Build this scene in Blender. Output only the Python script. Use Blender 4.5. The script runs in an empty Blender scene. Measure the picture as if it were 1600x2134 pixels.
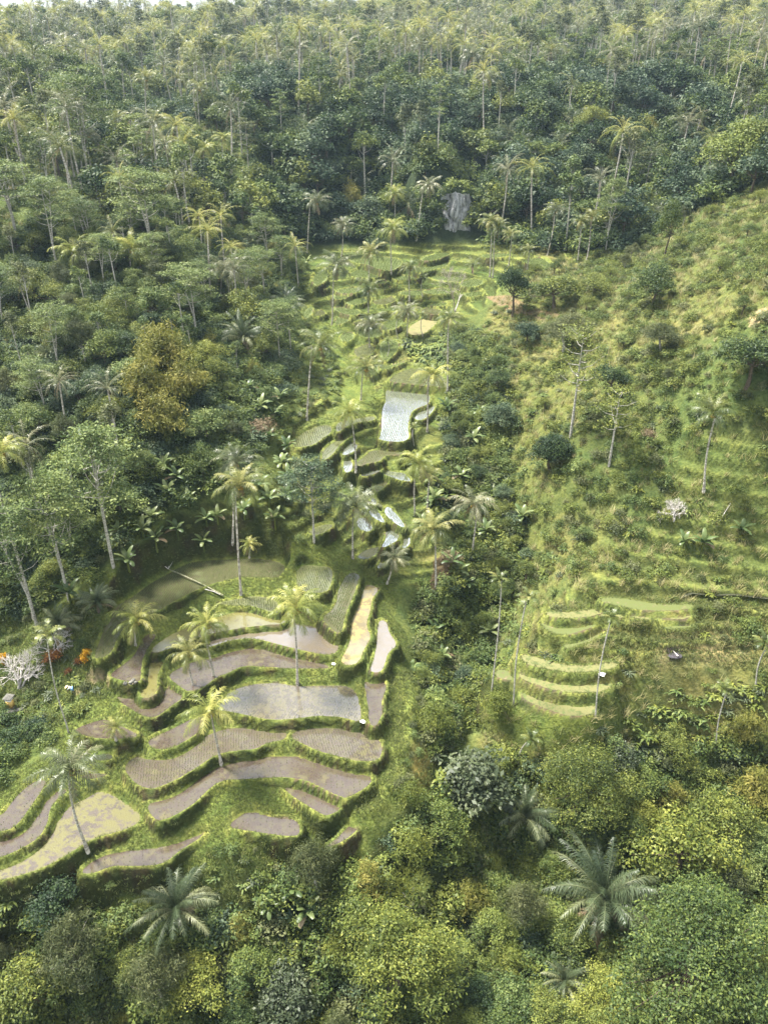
import bpy, math, random
import numpy as np
from mathutils import Vector, Matrix, Euler
R = math.radians
random.seed(7); RNG = np.random.default_rng(7)
S = 1.6                                   # metres per terrain design unit
scene = bpy.context.scene
COL = scene.collection

# ------------------------------------------------------------------ camera
CAMZ = 48.0*S; PITCH = R(30.0); FPX = 1677.0
cam = bpy.data.cameras.new('camera'); camo = bpy.data.objects.new('camera', cam); COL.objects.link(camo)
camo.location = (0, 0, CAMZ); camo.rotation_euler = (R(90)-PITCH, 0, 0)
cam.sensor_fit = 'VERTICAL'; cam.sensor_height = 24.0; cam.lens = 24.0*FPX/2134.0
cam.clip_start = 0.5; cam.clip_end = 6000
scene.camera = camo

# ------------------------------------------------------------------ sky, sun, exposure
SUN_EL, SUN_AZ = R(62), R(-60)            # azimuth from +Y, negative = from the left
world = bpy.data.worlds.new("World"); scene.world = world; world.use_nodes = True
nt = world.node_tree; nt.nodes.clear()
out = nt.nodes.new('ShaderNodeOutputWorld'); mixs = nt.nodes.new('ShaderNodeMixShader')
b1 = nt.nodes.new('ShaderNodeBackground'); b2 = nt.nodes.new('ShaderNodeBackground')
sky = nt.nodes.new('ShaderNodeTexSky'); sky.sky_type = 'NISHITA'; sky.sun_disc = False
sky.sun_elevation = SUN_EL; sky.sun_rotation = SUN_AZ
b1.inputs['Strength'].default_value = 0.10
b2.inputs['Color'].default_value = (0.90, 0.95, 1.0, 1); b2.inputs['Strength'].default_value = 0.44
tc = nt.nodes.new('ShaderNodeTexCoord'); mp = nt.nodes.new('ShaderNodeMapping')
mp.inputs['Scale'].default_value = (1.2, 1.2, 3.0)
cn = nt.nodes.new('ShaderNodeTexNoise'); cn.inputs['Scale'].default_value = 2.2; cn.inputs['Detail'].default_value = 6
cr = nt.nodes.new('ShaderNodeMapRange'); cr.inputs['From Min'].default_value = 0.22; cr.inputs['From Max'].default_value = 0.44
nt.links.new(tc.outputs['Generated'], mp.inputs['Vector']); nt.links.new(mp.outputs[0], cn.inputs['Vector'])
nt.links.new(cn.outputs['Fac'], cr.inputs['Value']); nt.links.new(cr.outputs[0], mixs.inputs['Fac'])
nt.links.new(sky.outputs[0], b1.inputs['Color'])
nt.links.new(b1.outputs[0], mixs.inputs[1]); nt.links.new(b2.outputs[0], mixs.inputs[2]); nt.links.new(mixs.outputs[0], out.inputs['Surface'])
sl = bpy.data.lights.new('sun', 'SUN'); sl.energy = 4.8; sl.angle = R(10); sl.color = (1.0, 0.96, 0.88)
so = bpy.data.objects.new('sun', sl); COL.objects.link(so)
sdir = Vector((math.cos(SUN_EL)*math.sin(SUN_AZ), math.cos(SUN_EL)*math.cos(SUN_AZ), math.sin(SUN_EL)))
so.rotation_euler = sdir.to_track_quat('Z', 'Y').to_euler(); so.location = (0, 0, 300)
scene.view_settings.view_transform = 'Standard'; scene.view_settings.look = 'None'
scene.view_settings.exposure = 1.85; scene.view_settings.gamma = 1.0
scene.render.engine = 'CYCLES'
cy = scene.cycles
cy.max_bounces = 5; cy.diffuse_bounces = 2; cy.glossy_bounces = 2; cy.transmission_bounces = 3
cy.transparent_max_bounces = 4; cy.volume_bounces = 0
cy.caustics_reflective = False; cy.caustics_refractive = False

# ------------------------------------------------------------------ projection helpers
cp, sp = math.cos(PITCH), math.sin(PITCH)
def ray(u, v):
    """direction of the photo pixel (u, v) in the world"""
    a = (np.asarray(u, float)-800)/FPX; b = (1067-np.asarray(v, float))/FPX
    return a, cp + b*sp, -sp + b*cp
def at_z(u, v, z):
    a, b, c = ray(u, v); t = (z-CAMZ)/c
    return a*t, b*t
def project(x, y, z):
    dz = z-CAMZ
    depth = y*cp - dz*sp; up = y*sp + dz*cp
    depth = np.where(depth < 0.5, 0.5, depth)
    return 800+FPX*x/depth, 1067-FPX*up/depth

# ------------------------------------------------------------------ value noise
_tab = np.random.default_rng(3).random((256, 256))
def vnoise(x, y):
    xi = np.floor(x).astype(int); yi = np.floor(y).astype(int); fx = x-xi; fy = y-yi
    fx = fx*fx*(3-2*fx); fy = fy*fy*(3-2*fy)
    g = lambda i, j: _tab[i & 255, j & 255]
    return (g(xi, yi)*(1-fx)+g(xi+1, yi)*fx)*(1-fy)+(g(xi, yi+1)*(1-fx)+g(xi+1, yi+1)*fx)*fy*1.0
def fbm(x, y, o=3):
    s = 0; a = 0.5
    for k in range(o): s = s+a*(vnoise(x*2**k+17.3*k, y*2**k+5.1*k)*2-1); a *= .5
    return s

# ------------------------------------------------------------------ rice paddies: outline, level (design units), look
PAD = [
([(197,1366),(216,1312),(231,1294),(236,1266),(281,1241),(312,1216),(353,1194),(391,1172),(437,1167),(500,1164),(556,1164),(600,1177),(587,1200),(575,1209),(509,1203),(441,1217),(422,1225),(375,1247),(328,1275),(269,1300),(247,1325),(234,1359),(216,1372),(200,1373)],3.0,'mudgreen'),
([(619,1178),(659,1178),(697,1183),(689,1225),(675,1237),(631,1234),(616,1216)],3.4,'greenwater'),
([(447,1256),(503,1247),(525,1241),(575,1247),(587,1275),(575,1281),(525,1262),(472,1262)],2.3,'greenwater'),
([(316,1350),(350,1325),(400,1303),(459,1284),(494,1275),(534,1278),(575,1290),(600,1293),(587,1302),(556,1303),(481,1312),(440,1322),(390,1336),(344,1356),(319,1362)],1.8,'algae'),
([(430,1352),(440,1335),(472,1322),(516,1312),(569,1309),(600,1298),(631,1300),(669,1309),(694,1325),(708,1347),(700,1362),(681,1366),(631,1356),(594,1347),(540,1332),(509,1331),(470,1338)],1.3,'water'),
([(347,1409),(375,1390),(422,1372),(437,1375),(478,1359),(525,1350),(566,1352),(619,1369),(681,1383),(691,1394),(669,1395),(556,1391),(506,1387),(478,1403),(450,1412),(428,1431),(397,1444),(375,1431)],0.5,'mud'),
([(725,1191),(753,1197),(744,1216),(737,1244),(719,1278),(716,1303),(712,1319),(700,1319),(681,1300),(669,1287),(700,1266),(705,1225)],2.6,'mudgreen'),
([(759,1216),(794,1225),(775,1247),(772,1275),(762,1300),(775,1331),(759,1350),(747,1387),(703,1386),(728,1344),(731,1316),(725,1291),(744,1269),(756,1237)],1.6,'yellow'),
([(789,1291),(806,1294),(809,1316),(830,1344),(809,1359),(803,1381),(794,1402),(769,1400),(778,1378),(786,1337),(787,1312)],0.9,'water'),
([(759,1419),(778,1409),(800,1416),(806,1437),(794,1456),(797,1487),(794,1494),(784,1514),(769,1511),(766,1469),(759,1431)],-0.1,'mud'),
([(450,1482),(462,1462),(481,1437),(531,1425),(575,1422),(619,1431),(666,1428),(712,1427),(737,1434),(750,1459),(753,1494),(750,1506),(712,1494),(666,1491),(603,1500),(556,1500),(519,1492),(484,1484)],-0.4,'mudwater'),
([(309,1372),(347,1366),(337,1391),(328,1406),(328,1437),(319,1453),(300,1456),(291,1447),(300,1428),(308,1400)],0.9,'algae'),
([(231,1403),(259,1384),(281,1366),(291,1344),(300,1322),(331,1319),(312,1347),(297,1375),(294,1406),(294,1422),(269,1422),(231,1412)],1.6,'mud'),
([(244,1441),(281,1459),(306,1472),(341,1456),(344,1431),(381,1447),(381,1456),(353,1475),(325,1497),(300,1494),(269,1475),(244,1459)],0.0,'mud'),
([(306,1544),(331,1531),(362,1518),(400,1497),(430,1490),(425,1512),(412,1528),(381,1550),(344,1564),(316,1559)],-0.9,'mud'),
([(150,1522),(187,1506),(225,1497),(266,1519),(291,1531),(281,1539),(219,1541),(175,1534)],-0.5,'mud'),
([(187,1575),(234,1569),(237,1584),(200,1587)],-1.6,'dark'),
([(259,1597),(281,1575),(312,1584),(359,1584),(400,1562),(419,1544),(431,1531),(481,1516),(537,1519),(594,1519),(600,1541),(550,1550),(537,1561),(478,1566),(447,1575),(419,1594),(400,1606),(369,1625),(319,1647),(287,1637),(266,1616)],-1.5,'mudrows'),
([(608,1525),(666,1512),(712,1514),(750,1528),(772,1525),(791,1541),(798,1566),(787,1587),(744,1587),(700,1575),(662,1566),(625,1547),(608,1541)],-1.4,'mudrows'),
([(587,1575),(619,1575),(666,1591),(728,1612),(775,1616),(775,1634),(725,1664),(712,1662),(669,1641),(631,1623),(575,1619),(509,1625),(462,1625),(431,1648),(406,1675),(353,1706),(322,1711),(303,1675),(337,1669),(375,1656),(416,1622),(437,1603),(475,1594),(509,1581)],-2.4,'mud'),
([(587,1641),(600,1630),(637,1634),(675,1653),(719,1683),(681,1702),(659,1691),(619,1666)],-3.2,'mud'),
([(472,1723),(503,1694),(534,1691),(572,1706),(619,1706),(628,1731),(619,1745),(556,1737),(509,1731)],-4.0,'mud'),
([(725,1722),(744,1712),(747,1731),(700,1762),(675,1766),(700,1750)],-4.6,'mud'),
([(200,1650),(225,1650),(266,1675),(297,1700),(291,1716),(250,1734),(200,1744),(156,1772),(94,1809),(0,1837),(-120,1850),(-120,1825),(0,1819),(81,1778),(109,1731),(141,1681),(175,1666)],-3.2,'yellowmud'),
([(134,1641),(144,1650),(109,1675),(97,1725),(72,1756),(0,1790),(-100,1806),(-100,1765),(0,1756),(41,1744),(69,1719),(100,1662)],-2.6,'mud'),
([(72,1625),(103,1625),(78,1662),(34,1725),(0,1734),(-100,1748),(-100,1705),(0,1709),(31,1662)],-2.0,'mud'),
([(162,1619),(200,1609),(231,1616),(187,1625)],-2.3,'mud'),
([(162,1819),(212,1781),(281,1772),(359,1762),(419,1737),(428,1741),(375,1772),(344,1800),(297,1806),(234,1803),(194,1822)],-4.4,'mud'),
([(808,1408),(848,1402),(856,1480),(814,1478)],-0.9,'meadow'), ([(814,1484),(857,1486),(850,1558),(814,1556)],-1.7,'meadow'),
([(814,1562),(850,1564),(832,1625),(800,1640),(800,1606)],-2.5,'meadow'), ([(790,1650),(825,1632),(790,1680),(745,1692),(742,1678)],-3.4,'meadow'),
# central flight
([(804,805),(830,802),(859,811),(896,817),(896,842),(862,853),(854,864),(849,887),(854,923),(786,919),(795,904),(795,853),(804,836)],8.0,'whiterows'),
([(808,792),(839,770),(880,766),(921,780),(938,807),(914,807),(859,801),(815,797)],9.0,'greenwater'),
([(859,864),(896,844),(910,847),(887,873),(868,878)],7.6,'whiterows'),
([(769,940),(800,936),(843,941),(847,948),(801,949),(792,962),(769,965),(746,974),(742,964),(767,946)],7.0,'mudgreen'),
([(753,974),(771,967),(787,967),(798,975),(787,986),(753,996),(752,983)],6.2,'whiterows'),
([(794,961),(805,951),(821,950),(836,955),(829,961),(805,961)],6.6,'green'),
([(802,969),(815,964),(830,967),(829,973),(803,973)],6.1,'green'),
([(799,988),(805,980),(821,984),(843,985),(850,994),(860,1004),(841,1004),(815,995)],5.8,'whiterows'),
([(780,1014),(782,1001),(801,997),(813,1004),(803,1012),(787,1027),(782,1022)],5.2,'mudgreen'),
([(714,967),(720,957),(732,959),(736,972),(729,985),(719,985)],6.4,'whiterows'),
([(611,931),(610,920),(625,905),(647,893),(673,884),(691,886),(691,901),(673,914),(652,929),(619,935)],8.0,'greenwater'),
([(700,887),(707,878),(760,869),(779,866),(782,877),(745,880),(715,892),(706,902),(700,898)],8.3,'greenwater'),
([(673,938),(694,922),(715,913),(764,892),(767,895),(730,910),(709,925),(694,946),(676,961),(670,955)],7.4,'greenwater'),
([(712,946),(722,928),(739,922),(748,931),(730,947),(716,950)],6.9,'whiterows'),
([(614,952),(626,955),(628,977),(616,1009),(607,1007),(610,985)],7.2,'greenwater'),
([(774,1035),(784,1041),(786,1049),(782,1054),(772,1048)],4.7,'whiterows'),
([(768,1064),(782,1060),(804,1087),(799,1092),(771,1074)],4.3,'whiterows'),
([(742,1083),(753,1076),(769,1085),(779,1101),(766,1110),(746,1102)],3.8,'whiterows'),
([(799,1068),(805,1055),(813,1056),(845,1095),(841,1102),(815,1085)],4.2,'whiterows'),
([(802,1106),(819,1101),(830,1108),(833,1117),(826,1129),(798,1143),(796,1136),(804,1125)],3.5,'whiterows'),
([(841,1110),(850,1110),(855,1125),(853,1136),(837,1147),(841,1130)],3.2,'whiterows'),
([(743,1160),(760,1145),(795,1137),(790,1150),(769,1166),(750,1166)],2.8,'dark'),
([(786,1188),(788,1175),(803,1164),(803,1180)],2.5,'whiterows'),
([(655,1098),(690,1090),(696,1097),(668,1116),(640,1112)],5.0,'greenwater'),
# far flight
([(709,526),(744,526),(800,536),(840,541),(832,558),(810,566),(787,562),(765,551),(737,549),(722,537)],15.0,'green'),
([(876,537),(931,524),(938,532),(906,543),(878,545)],15.4,'green'),
([(861,562),(887,549),(925,549),(938,540),(932,556),(887,566),(872,571)],14.5,'green'),
([(731,566),(759,560),(780,566),(802,573),(780,581),(754,579),(729,577)],14.1,'green'),
([(816,579),(825,573),(870,577),(870,583),(825,585)],13.8,'green'),
([(780,589),(810,582),(810,590),(780,594)],13.4,'green'),
([(821,590),(872,590),(866,595),(825,595)],13.3,'green'),
([(787,598),(812,596),(816,602),(787,606)],12.9,'greenwater'),
([(776,627),(787,624),(821,618),(827,629),(793,637),(778,633)],12.0,'mudgreen'),
([(716,629),(742,620),(765,622),(765,631),(731,638)],12.2,'green'),
([(701,661),(720,654),(731,665),(720,674),(697,678)],11.2,'green'),
([(656,650),(673,645),(681,656),(656,661)],11.6,'mudgreen'),
([(874,648),(891,640),(921,646),(917,656),(895,656)],11.8,'mudgreen'),
([(893,634),(931,629),(931,637),(900,639)],12.1,'green'),
([(850,680),(893,658),(917,663),(906,678),(882,699),(850,699)],11.0,'lawn'),
([(795,678),(821,663),(844,665),(832,684),(797,691)],10.8,'green'),
([(1086,543),(1109,539),(1131,537),(1150,552),(1135,558),(1092,550)],17.0,'green'),
([(652,580),(668,558),(690,570),(675,590),(655,598)],14.0,'green'),
([(624,600),(662,594),(694,599),(662,606)],13.2,'green'),
([(628,657),(645,637),(655,645),(640,668)],12.0,'green'),
([(700,605),(740,598),(765,603),(740,612),(705,613)],13.0,'green'),
([(830,608),(890,604),(925,610),(880,618),(835,616)],12.9,'green'),
([(790,715),(806,706),(832,712),(830,728),(815,745),(800,756),(792,742)],10.0,'green'),
([(955,590),(985,580),(1010,585),(1000,597),(965,600)],14.0,'green'),
([(1000,530),(1060,527),(1065,535),(1005,540)],16.4,'green'),
([(742,692),(775,682),(800,690),(792,704),(755,706)],10.5,'green'),
([(705,700),(735,690),(740,706),(715,716)],10.6,'green'),
([(735,728),(765,716),(783,722),(775,742),(745,748)],9.9,'greenwater'),
([(745,768),(775,756),(790,764),(785,782),(758,788)],9.3,'green'),
([(800,772),(830,762),(850,752),(820,760),(795,764)],9.6,'green'),
([(860,712),(900,700),(925,706),(900,718),(868,722)],10.4,'green'),
([(690,640),(730,642),(755,650),(740,660),(705,652)],11.7,'green'),
([(830,640),(862,632),(868,642),(850,652),(832,650)],11.7,'green'),
([(735,672),(765,664),(785,668),(778,678),(745,682)],11.1,'mudgreen'),
([(880,606),(930,600),(960,606),(925,614),(885,614)],13.1,'green'),
([(960,612),(1000,606),(1010,614),(975,622)],13.4,'green'),
([(690,618),(712,608),(745,612),(720,622),(700,626)],12.7,'green'),
# terraces on the right slope
([(1127,1292),(1150,1300),(1187,1311),(1247,1281),(1262,1289),(1210,1315),(1165,1322),(1131,1307)],1.8,'dry'),
([(1176,1341),(1210,1322),(1259,1315),(1255,1326),(1195,1345),(1180,1352)],1.1,'dry'),
([(1034,1394),(1064,1401),(1071,1412),(1060,1416),(1030,1409)],-1.3,'dry'),
([(1026,1431),(1060,1431),(1131,1476),(1210,1499),(1206,1517),(1142,1506),(1075,1472),(1037,1457)],-2.5,'dry'),
([(1086,1362),(1131,1375),(1165,1385),(1217,1390),(1281,1378),(1285,1392),(1210,1402),(1150,1396),(1090,1380)],0.3,'grassy'),
([(1082,1395),(1120,1412),(1165,1428),(1220,1430),(1275,1420),(1270,1436),(1200,1444),(1140,1432),(1085,1412)],-0.6,'grassy'),
([(1090,1432),(1130,1450),(1180,1465),(1240,1470),(1235,1490),(1180,1490),(1120,1470),(1085,1450)],-1.6,'grassy'),
([(1240,1247),(1300,1247),(1375,1262),(1446,1259),(1446,1265),(1375,1274),(1285,1262)],3.4,'dry'),
([(1300,1281),(1442,1274),(1442,1287),(1337,1291)],2.9,'grassy'),
([(1360,1300),(1446,1296),(1446,1307),(1390,1311)],2.4,'dry'),
([(1139,1274),(1195,1277),(1255,1268),(1262,1275),(1187,1290),(1142,1283)],2.5,'grassy'),
]
def chaikin(p, n=2):
    p = np.array(p, float)
    for _ in range(n):
        q = np.roll(p, -1, 0); a = .75*p+.25*q; b = .25*p+.75*q
        p = np.empty((2*len(a), 2)); p[0::2] = a; p[1::2] = b
    return p
class Paddy: pass
def zc(u, v, z):                          # the near bowl is shallower than first surveyed
    return z*.82 if (u < 850 and 1150 < v < 1850) else z
paddies = []
for poly, lv, look in PAD:
    lv = zc(*np.mean(poly, 0), lv)
    P = Paddy(); P.z = lv*S; P.look = look
    pp = chaikin(poly, 2)
    x, y = at_z(pp[:, 0], pp[:, 1], P.z)
    P.xy = np.stack([x, y], 1); P.uv = pp.mean(0)
    paddies.append(P)

# ------------------------------------------------------------------ base terrain: thin plate through survey points
CTRL = [(0,1400,-2.3),(0,1200,3),(0,1000,9),(0,800,14),(0,600,20),(0,400,29),(150,1450,-0.4),(100,1350,1),(150,1200,5),(250,1150,6.2),
(400,1130,5.2),(300,1000,10),(300,850,14.5),(300,700,18),(300,550,22),(300,450,24.5),(300,380,27),(300,300,31),(300,200,37),(0,300,33),(0,200,39),
(450,1060,7),(550,1020,8.5),(560,1100,5.8),(650,1130,4.2),(550,920,9.5),(500,850,12),(600,800,10.5),(500,700,14.5),(600,620,13.5),(560,560,16),
(500,450,22),(600,500,17),(700,505,16),(850,505,16.5),(1000,505,17),(1100,515,17.5),(800,440,19.5),(800,380,24),(950,440,19.5),(950,380,25),(1100,450,20),
(650,380,25),(700,300,31),(900,300,32),(1100,300,31),(1100,400,23.5),(1300,450,20.5),(1300,535,19.5),(1400,500,22.5),(1500,460,26),(1600,420,30),
(1450,400,24),(1600,300,34),(1400,300,31),(1300,380,25),(600,200,37.5),(900,200,37.5),(1200,200,37.5),(1500,200,38),
(1060,620,15),(1130,660,15),(1200,600,17.5),(1300,570,19.2),(1450,560,23.5),(1600,500,28.3),(1600,600,26),(1600,700,23.5),(1600,800,20),(1600,900,16),
(1600,1000,11.8),(1600,1100,8.3),(1600,1200,5),(1600,1300,2.9),(1600,1400,0),(1600,1500,-3),(1400,650,20.5),(1400,800,17),(1400,900,14),(1400,1000,10.8),
(1400,1100,7.3),(1400,1200,4.3),(1400,1340,1.8),(1400,1430,-1.2),(1400,1520,-5),(1200,700,15.3),(1200,800,13.5),(1200,900,11.5),(1200,1000,8.6),(1200,1100,5),
(1200,1200,3.4),(1300,1210,3.9),(1200,1530,-4.5),(1050,700,12.5),(1050,800,9.8),(1050,900,7.3),(1050,1000,4.3),(1000,1100,0.5),(1030,1200,-1.6),(1000,1300,-4.5),(980,1400,-6),
(960,1500,-7),(960,700,10.8),(930,800,8.6),(920,900,6.4),(910,1000,4.8),(900,1080,3),(920,1160,2.2),(900,1180,1.9),(870,1250,-0.6),(870,1330,-1.8),(850,1420,-0.7),(845,1500,-1.5),
(820,1600,-2.6),(740,1695,-3.8),(880,1530,-3.4),(890,1650,-5),(540,1670,-3.3),(430,1700,-3.6),(100,1900,-6.5),(300,1870,-6),(500,1800,-5.3),(500,1900,-7.5),(700,1850,-7.5),(800,1750,-6.6),
(900,1800,-8.5),(1100,1700,-9),(1300,1650,-9),(1500,1650,-8.5),(1600,1600,-7),(200,2100,-11.5),(600,2100,-12.5),(1000,2100,-13),(1400,2100,-13),(100,1500,-2),(30,1560,-2.4),
(120,1590,-1.9),(160,1400,0.6),(480,1120,5.2),(340,1150,5)]
WP = [(0,5,-15),(-45,5,-10),(45,5,-12),(-110,30,12),(-120,90,30),(110,60,24),(130,130,42),(0,-60,-15),(-150,-60,0),(150,-60,5),
(-170,380,49.5),(-60,400,51),(60,420,56),(190,430,68),(-110,300,46.5),(0,300,46.5),(120,300,47.5),(0,340,49),(-120,340,48),(130,340,52),(-220,250,43),(260,260,52),(-200,560,45),(0,560,60),(230,560,78),(0,750,58),(400,400,75),(-400,350,44),(400,0,40),(-400,0,30),(-300,750,45),(300,750,80)]
pts = []; zz = []
for u, v, z in CTRL:
    z = zc(u, v, z)
    x, y = at_z(u, v, z*S); pts.append((x, y)); zz.append(z*S)
for x, y, z in WP: pts.append((x*S, y*S)); zz.append(z*S)
for P in paddies:
    c = P.xy.mean(0); pts.append(tuple(c)); zz.append(P.z-0.3*S)
pts = np.array(pts); zz = np.array(zz)
def tps(r2): return 0.5*r2*np.log(r2+1e-9)
n = len(pts); K = tps(((pts[:, None]-pts[None])**2).sum(-1)); K += np.eye(n)*8.0
Pm = np.hstack([np.ones((n, 1)), pts]); A = np.zeros((n+3, n+3)); A[:n, :n] = K; A[:n, n:] = Pm; A[n:, :n] = Pm.T
sol = np.linalg.solve(A, np.concatenate([zz, np.zeros(3)]))
def base_h(x, y):
    sh = np.shape(x); x = np.ravel(x); y = np.ravel(y); o = np.empty(len(x))
    for i in range(0, len(x), 40000):
        a = x[i:i+40000]; b = y[i:i+40000]
        r2 = (a[:, None]-pts[None, :, 0])**2+(b[:, None]-pts[None, :, 1])**2
        o[i:i+40000] = tps(r2)@sol[:n]+sol[n]+sol[n+1]*a+sol[n+2]*b
    return o.reshape(sh)
def axis(lo, hi, step, far_lo, far_hi, g=1.07):
    a = list(np.arange(lo, hi+1e-6, step)); s = step
    while a[-1] < far_hi: s *= g; a.append(a[-1]+s)
    s = step; b = []; c = lo
    while c > far_lo: s *= g; c -= s; b.append(c)
    return np.array(b[::-1]+a)
gx = axis(-58, 62, 0.34, -900, 900)
gy1 = axis(40, 150, 0.34, -350, 150); gy2 = axis(150.5, 262, 0.5, 150.5, 1300, 1.05)
gy = np.concatenate([gy1, gy2])
GX, GY = np.meshgrid(gx, gy)
cx_, cy_ = gx[::3], gy[::3]
if cx_[-1] != gx[-1]: cx_ = np.append(cx_, gx[-1])
if cy_[-1] != gy[-1]: cy_ = np.append(cy_, gy[-1])
Hc = base_h(*np.meshgrid(cx_, cy_))
tmp = np.stack([np.interp(gx, cx_, r) for r in Hc]); H = np.stack([np.interp(gy, cy_, tmp[:, j]) for j in range(tmp.shape[1])], 1)
H = H + fbm(GX/14, GY/14, 3)*1.1 + fbm(GX/3.1, GY/3.1, 2)*0.25
H = H + np.clip((np.hypot(GX, GY)-230)/200, 0, 1)*fbm(GX/60, GY/60, 3)*10
def in_poly(poly, u, v):
    ins = np.zeros(np.shape(u), bool); p = np.array(poly, float); q = np.roll(p, -1, 0)
    for (x1, y1), (x2, y2) in zip(p, q):
        ins ^= ((y1 > v) != (y2 > v)) & (u < (x2-x1)*(v-y1)/((y2-y1) if abs(y2-y1) > 1e-9 else 1e-9)+x1)
    return ins
# old hand-cut steps: the slope is levelled into treads with a low lip and a steep riser
STEPS = [([(625,560),(700,515),(1000,505),(1200,520),(1200,560),(1060,585),(1010,640),(930,700),(935,770),(900,800),(870,760),(800,800),(740,850),(690,860),(620,905),(600,870),(690,800),(720,740),(660,700),(620,640)], 1.15, .95),
         ([(600,860),(700,850),(790,860),(940,900),(930,1030),(950,1170),(900,1230),(760,1190),(700,1110),(600,1040),(585,940)], 1.1, .8),
         ([(1040,1375),(1090,1290),(1180,1230),(1320,1215),(1480,1225),(1700,1215),(1700,1330),(1480,1370),(1340,1360),(1290,1500),(1220,1535),(1120,1510),(1020,1470),(1000,1400)], 1.25, .9),
         ([(1430,890),(1700,840),(1700,1215),(1450,1225),(1300,1215),(1200,1210),(1200,1150),(1330,1120)], 2.1, .55),
         ([(210,250),(480,250),(520,380),(360,420),(230,370)], 2.2, .6), ([(400,1060),(600,980),(700,1060),(700,1120),(430,1150),(380,1120)], 1.5, .6)]
U0, V0 = project(GX, GY, H); STEPW = np.zeros(H.shape); TREAD = np.zeros(H.shape); RISER = np.zeros(H.shape); LIP = np.zeros(H.shape)
for poly, st, wt in STEPS:
    m = (in_poly(poly, U0, V0) & (GY > 5)).astype(float)
    for _ in range(7): m[1:-1] = (m[:-2]+m[1:-1]*2+m[2:])/4; m[:, 1:-1] = (m[:, :-2]+m[:, 1:-1]*2+m[:, 2:])/4
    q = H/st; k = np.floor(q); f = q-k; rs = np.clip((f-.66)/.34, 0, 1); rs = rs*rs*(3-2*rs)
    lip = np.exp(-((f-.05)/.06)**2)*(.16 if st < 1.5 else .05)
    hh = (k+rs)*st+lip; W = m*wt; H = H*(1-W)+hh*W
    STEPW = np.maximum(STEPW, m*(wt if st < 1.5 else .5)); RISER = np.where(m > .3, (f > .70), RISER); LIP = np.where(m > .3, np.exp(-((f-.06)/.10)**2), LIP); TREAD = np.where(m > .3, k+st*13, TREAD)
def sdf(poly, X, Y):
    d2 = np.full(X.shape, 1e9); inside = np.zeros(X.shape, bool)
    q = np.roll(poly, -1, 0)
    for (x1, y1), (x2, y2) in zip(poly, q):
        ex, ey = x2-x1, y2-y1
        t = np.clip(((X-x1)*ex+(Y-y1)*ey)/(ex*ex+ey*ey+1e-12), 0, 1)
        d2 = np.minimum(d2, (X-x1-t*ex)**2+(Y-y1-t*ey)**2)
        c = ((y1 > Y) != (y2 > Y)) & (X < (x2-x1)*(Y-y1)/((y2-y1) if abs(y2-y1) > 1e-12 else 1e-12)+x1)
        inside ^= c
    d = np.sqrt(d2); return np.where(inside, -d, d)
DMIN = np.full(H.shape, 99.0); LB = np.full(H.shape, -999.0); UB = np.full(H.shape, 999.0)
ZIN = np.full(H.shape, -999.0)
jit = fbm(GX/1.7, GY/1.7, 2)*0.30; bh = fbm(GX/2.3+9, GY/2.3, 2)*0.12
MARG = 9.0
for P in paddies:
    x0, y0 = P.xy.min(0)-MARG; x1, y1 = P.xy.max(0)+MARG
    i0, i1 = np.searchsorted(gy, [y0, y1]); j0, j1 = np.searchsorted(gx, [x0, x1])
    sl_ = (slice(i0, i1), slice(j0, j1))
    d = sdf(P.xy, GX[sl_], GY[sl_]); P.box = (i0, i1, j0, j1); P.d = d
    dj = d + jit[sl_]*np.clip(d, 0, 1)
    soft = P.look in ('dry', 'grassy')
    w = 0.45 if not soft else 0.5; bund = 0.27 if not soft else 0.06
    k = np.clip((dj+0.28)/0.56, 0, 1); k = k*k*(3-2*k)
    lb = np.where(dj < 0.28, P.z-0.22+(0.22+bund+bh[sl_])*k, P.z+bund+bh[sl_]-np.maximum(0, dj-w)*(4.6 if not soft else 2.2))
    lb = np.where(d < -0.28, -999, lb)
    if P.look == 'meadow': lb = np.where(d < 0, P.z, P.z-np.maximum(0, dj-.3)*1.2)
    LB[sl_] = np.maximum(LB[sl_], lb)
    if P.look == 'meadow': UB[sl_] = np.minimum(UB[sl_], P.z+.3+np.maximum(0, dj)*2.0); continue
    ZIN[sl_] = np.where(d < 0, np.maximum(ZIN[sl_], P.z-0.22), ZIN[sl_])
    ub = P.z+0.30+np.maximum(0, dj-0.25)*(2.2 if not soft else 1.2)
    UB[sl_] = np.minimum(UB[sl_], ub)
    DMIN[sl_] = np.minimum(DMIN[sl_], d)
BASEH = H.copy()
H = np.where(DMIN < 0, np.where(LB > ZIN+0.3, LB, np.maximum(ZIN, np.where(LB > -900, LB, ZIN))), np.maximum(LB, np.minimum(H, UB)))
HB = H
def sample(arr, x, y):
    x = np.asarray(x, float); y = np.asarray(y, float)
    j = np.clip(np.searchsorted(gx, x)-1, 0, len(gx)-2); i = np.clip(np.searchsorted(gy, y)-1, 0, len(gy)-2)
    fx = np.clip((x-gx[j])/(gx[j+1]-gx[j]), 0, 1); fy = np.clip((y-gy[i])/(gy[i+1]-gy[i]), 0, 1)
    return (arr[i, j]*(1-fx)+arr[i, j+1]*fx)*(1-fy)+(arr[i+1, j]*(1-fx)+arr[i+1, j+1]*fx)*fy
def ground(x, y): return sample(H, x, y)
def drop(u, v):
    """ground point seen at a photo pixel"""
    a, b, c = ray(u, v)
    t = np.linspace(25, 900, 6000); X = a*t; Y = b*t; Z = CAMZ+c*t
    g = ground(X, Y); k = np.argmax(Z < g)
    if Z[k] >= g[k]: k = len(t)-1
    return float(X[k]), float(Y[k]), float(g[k])
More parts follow.
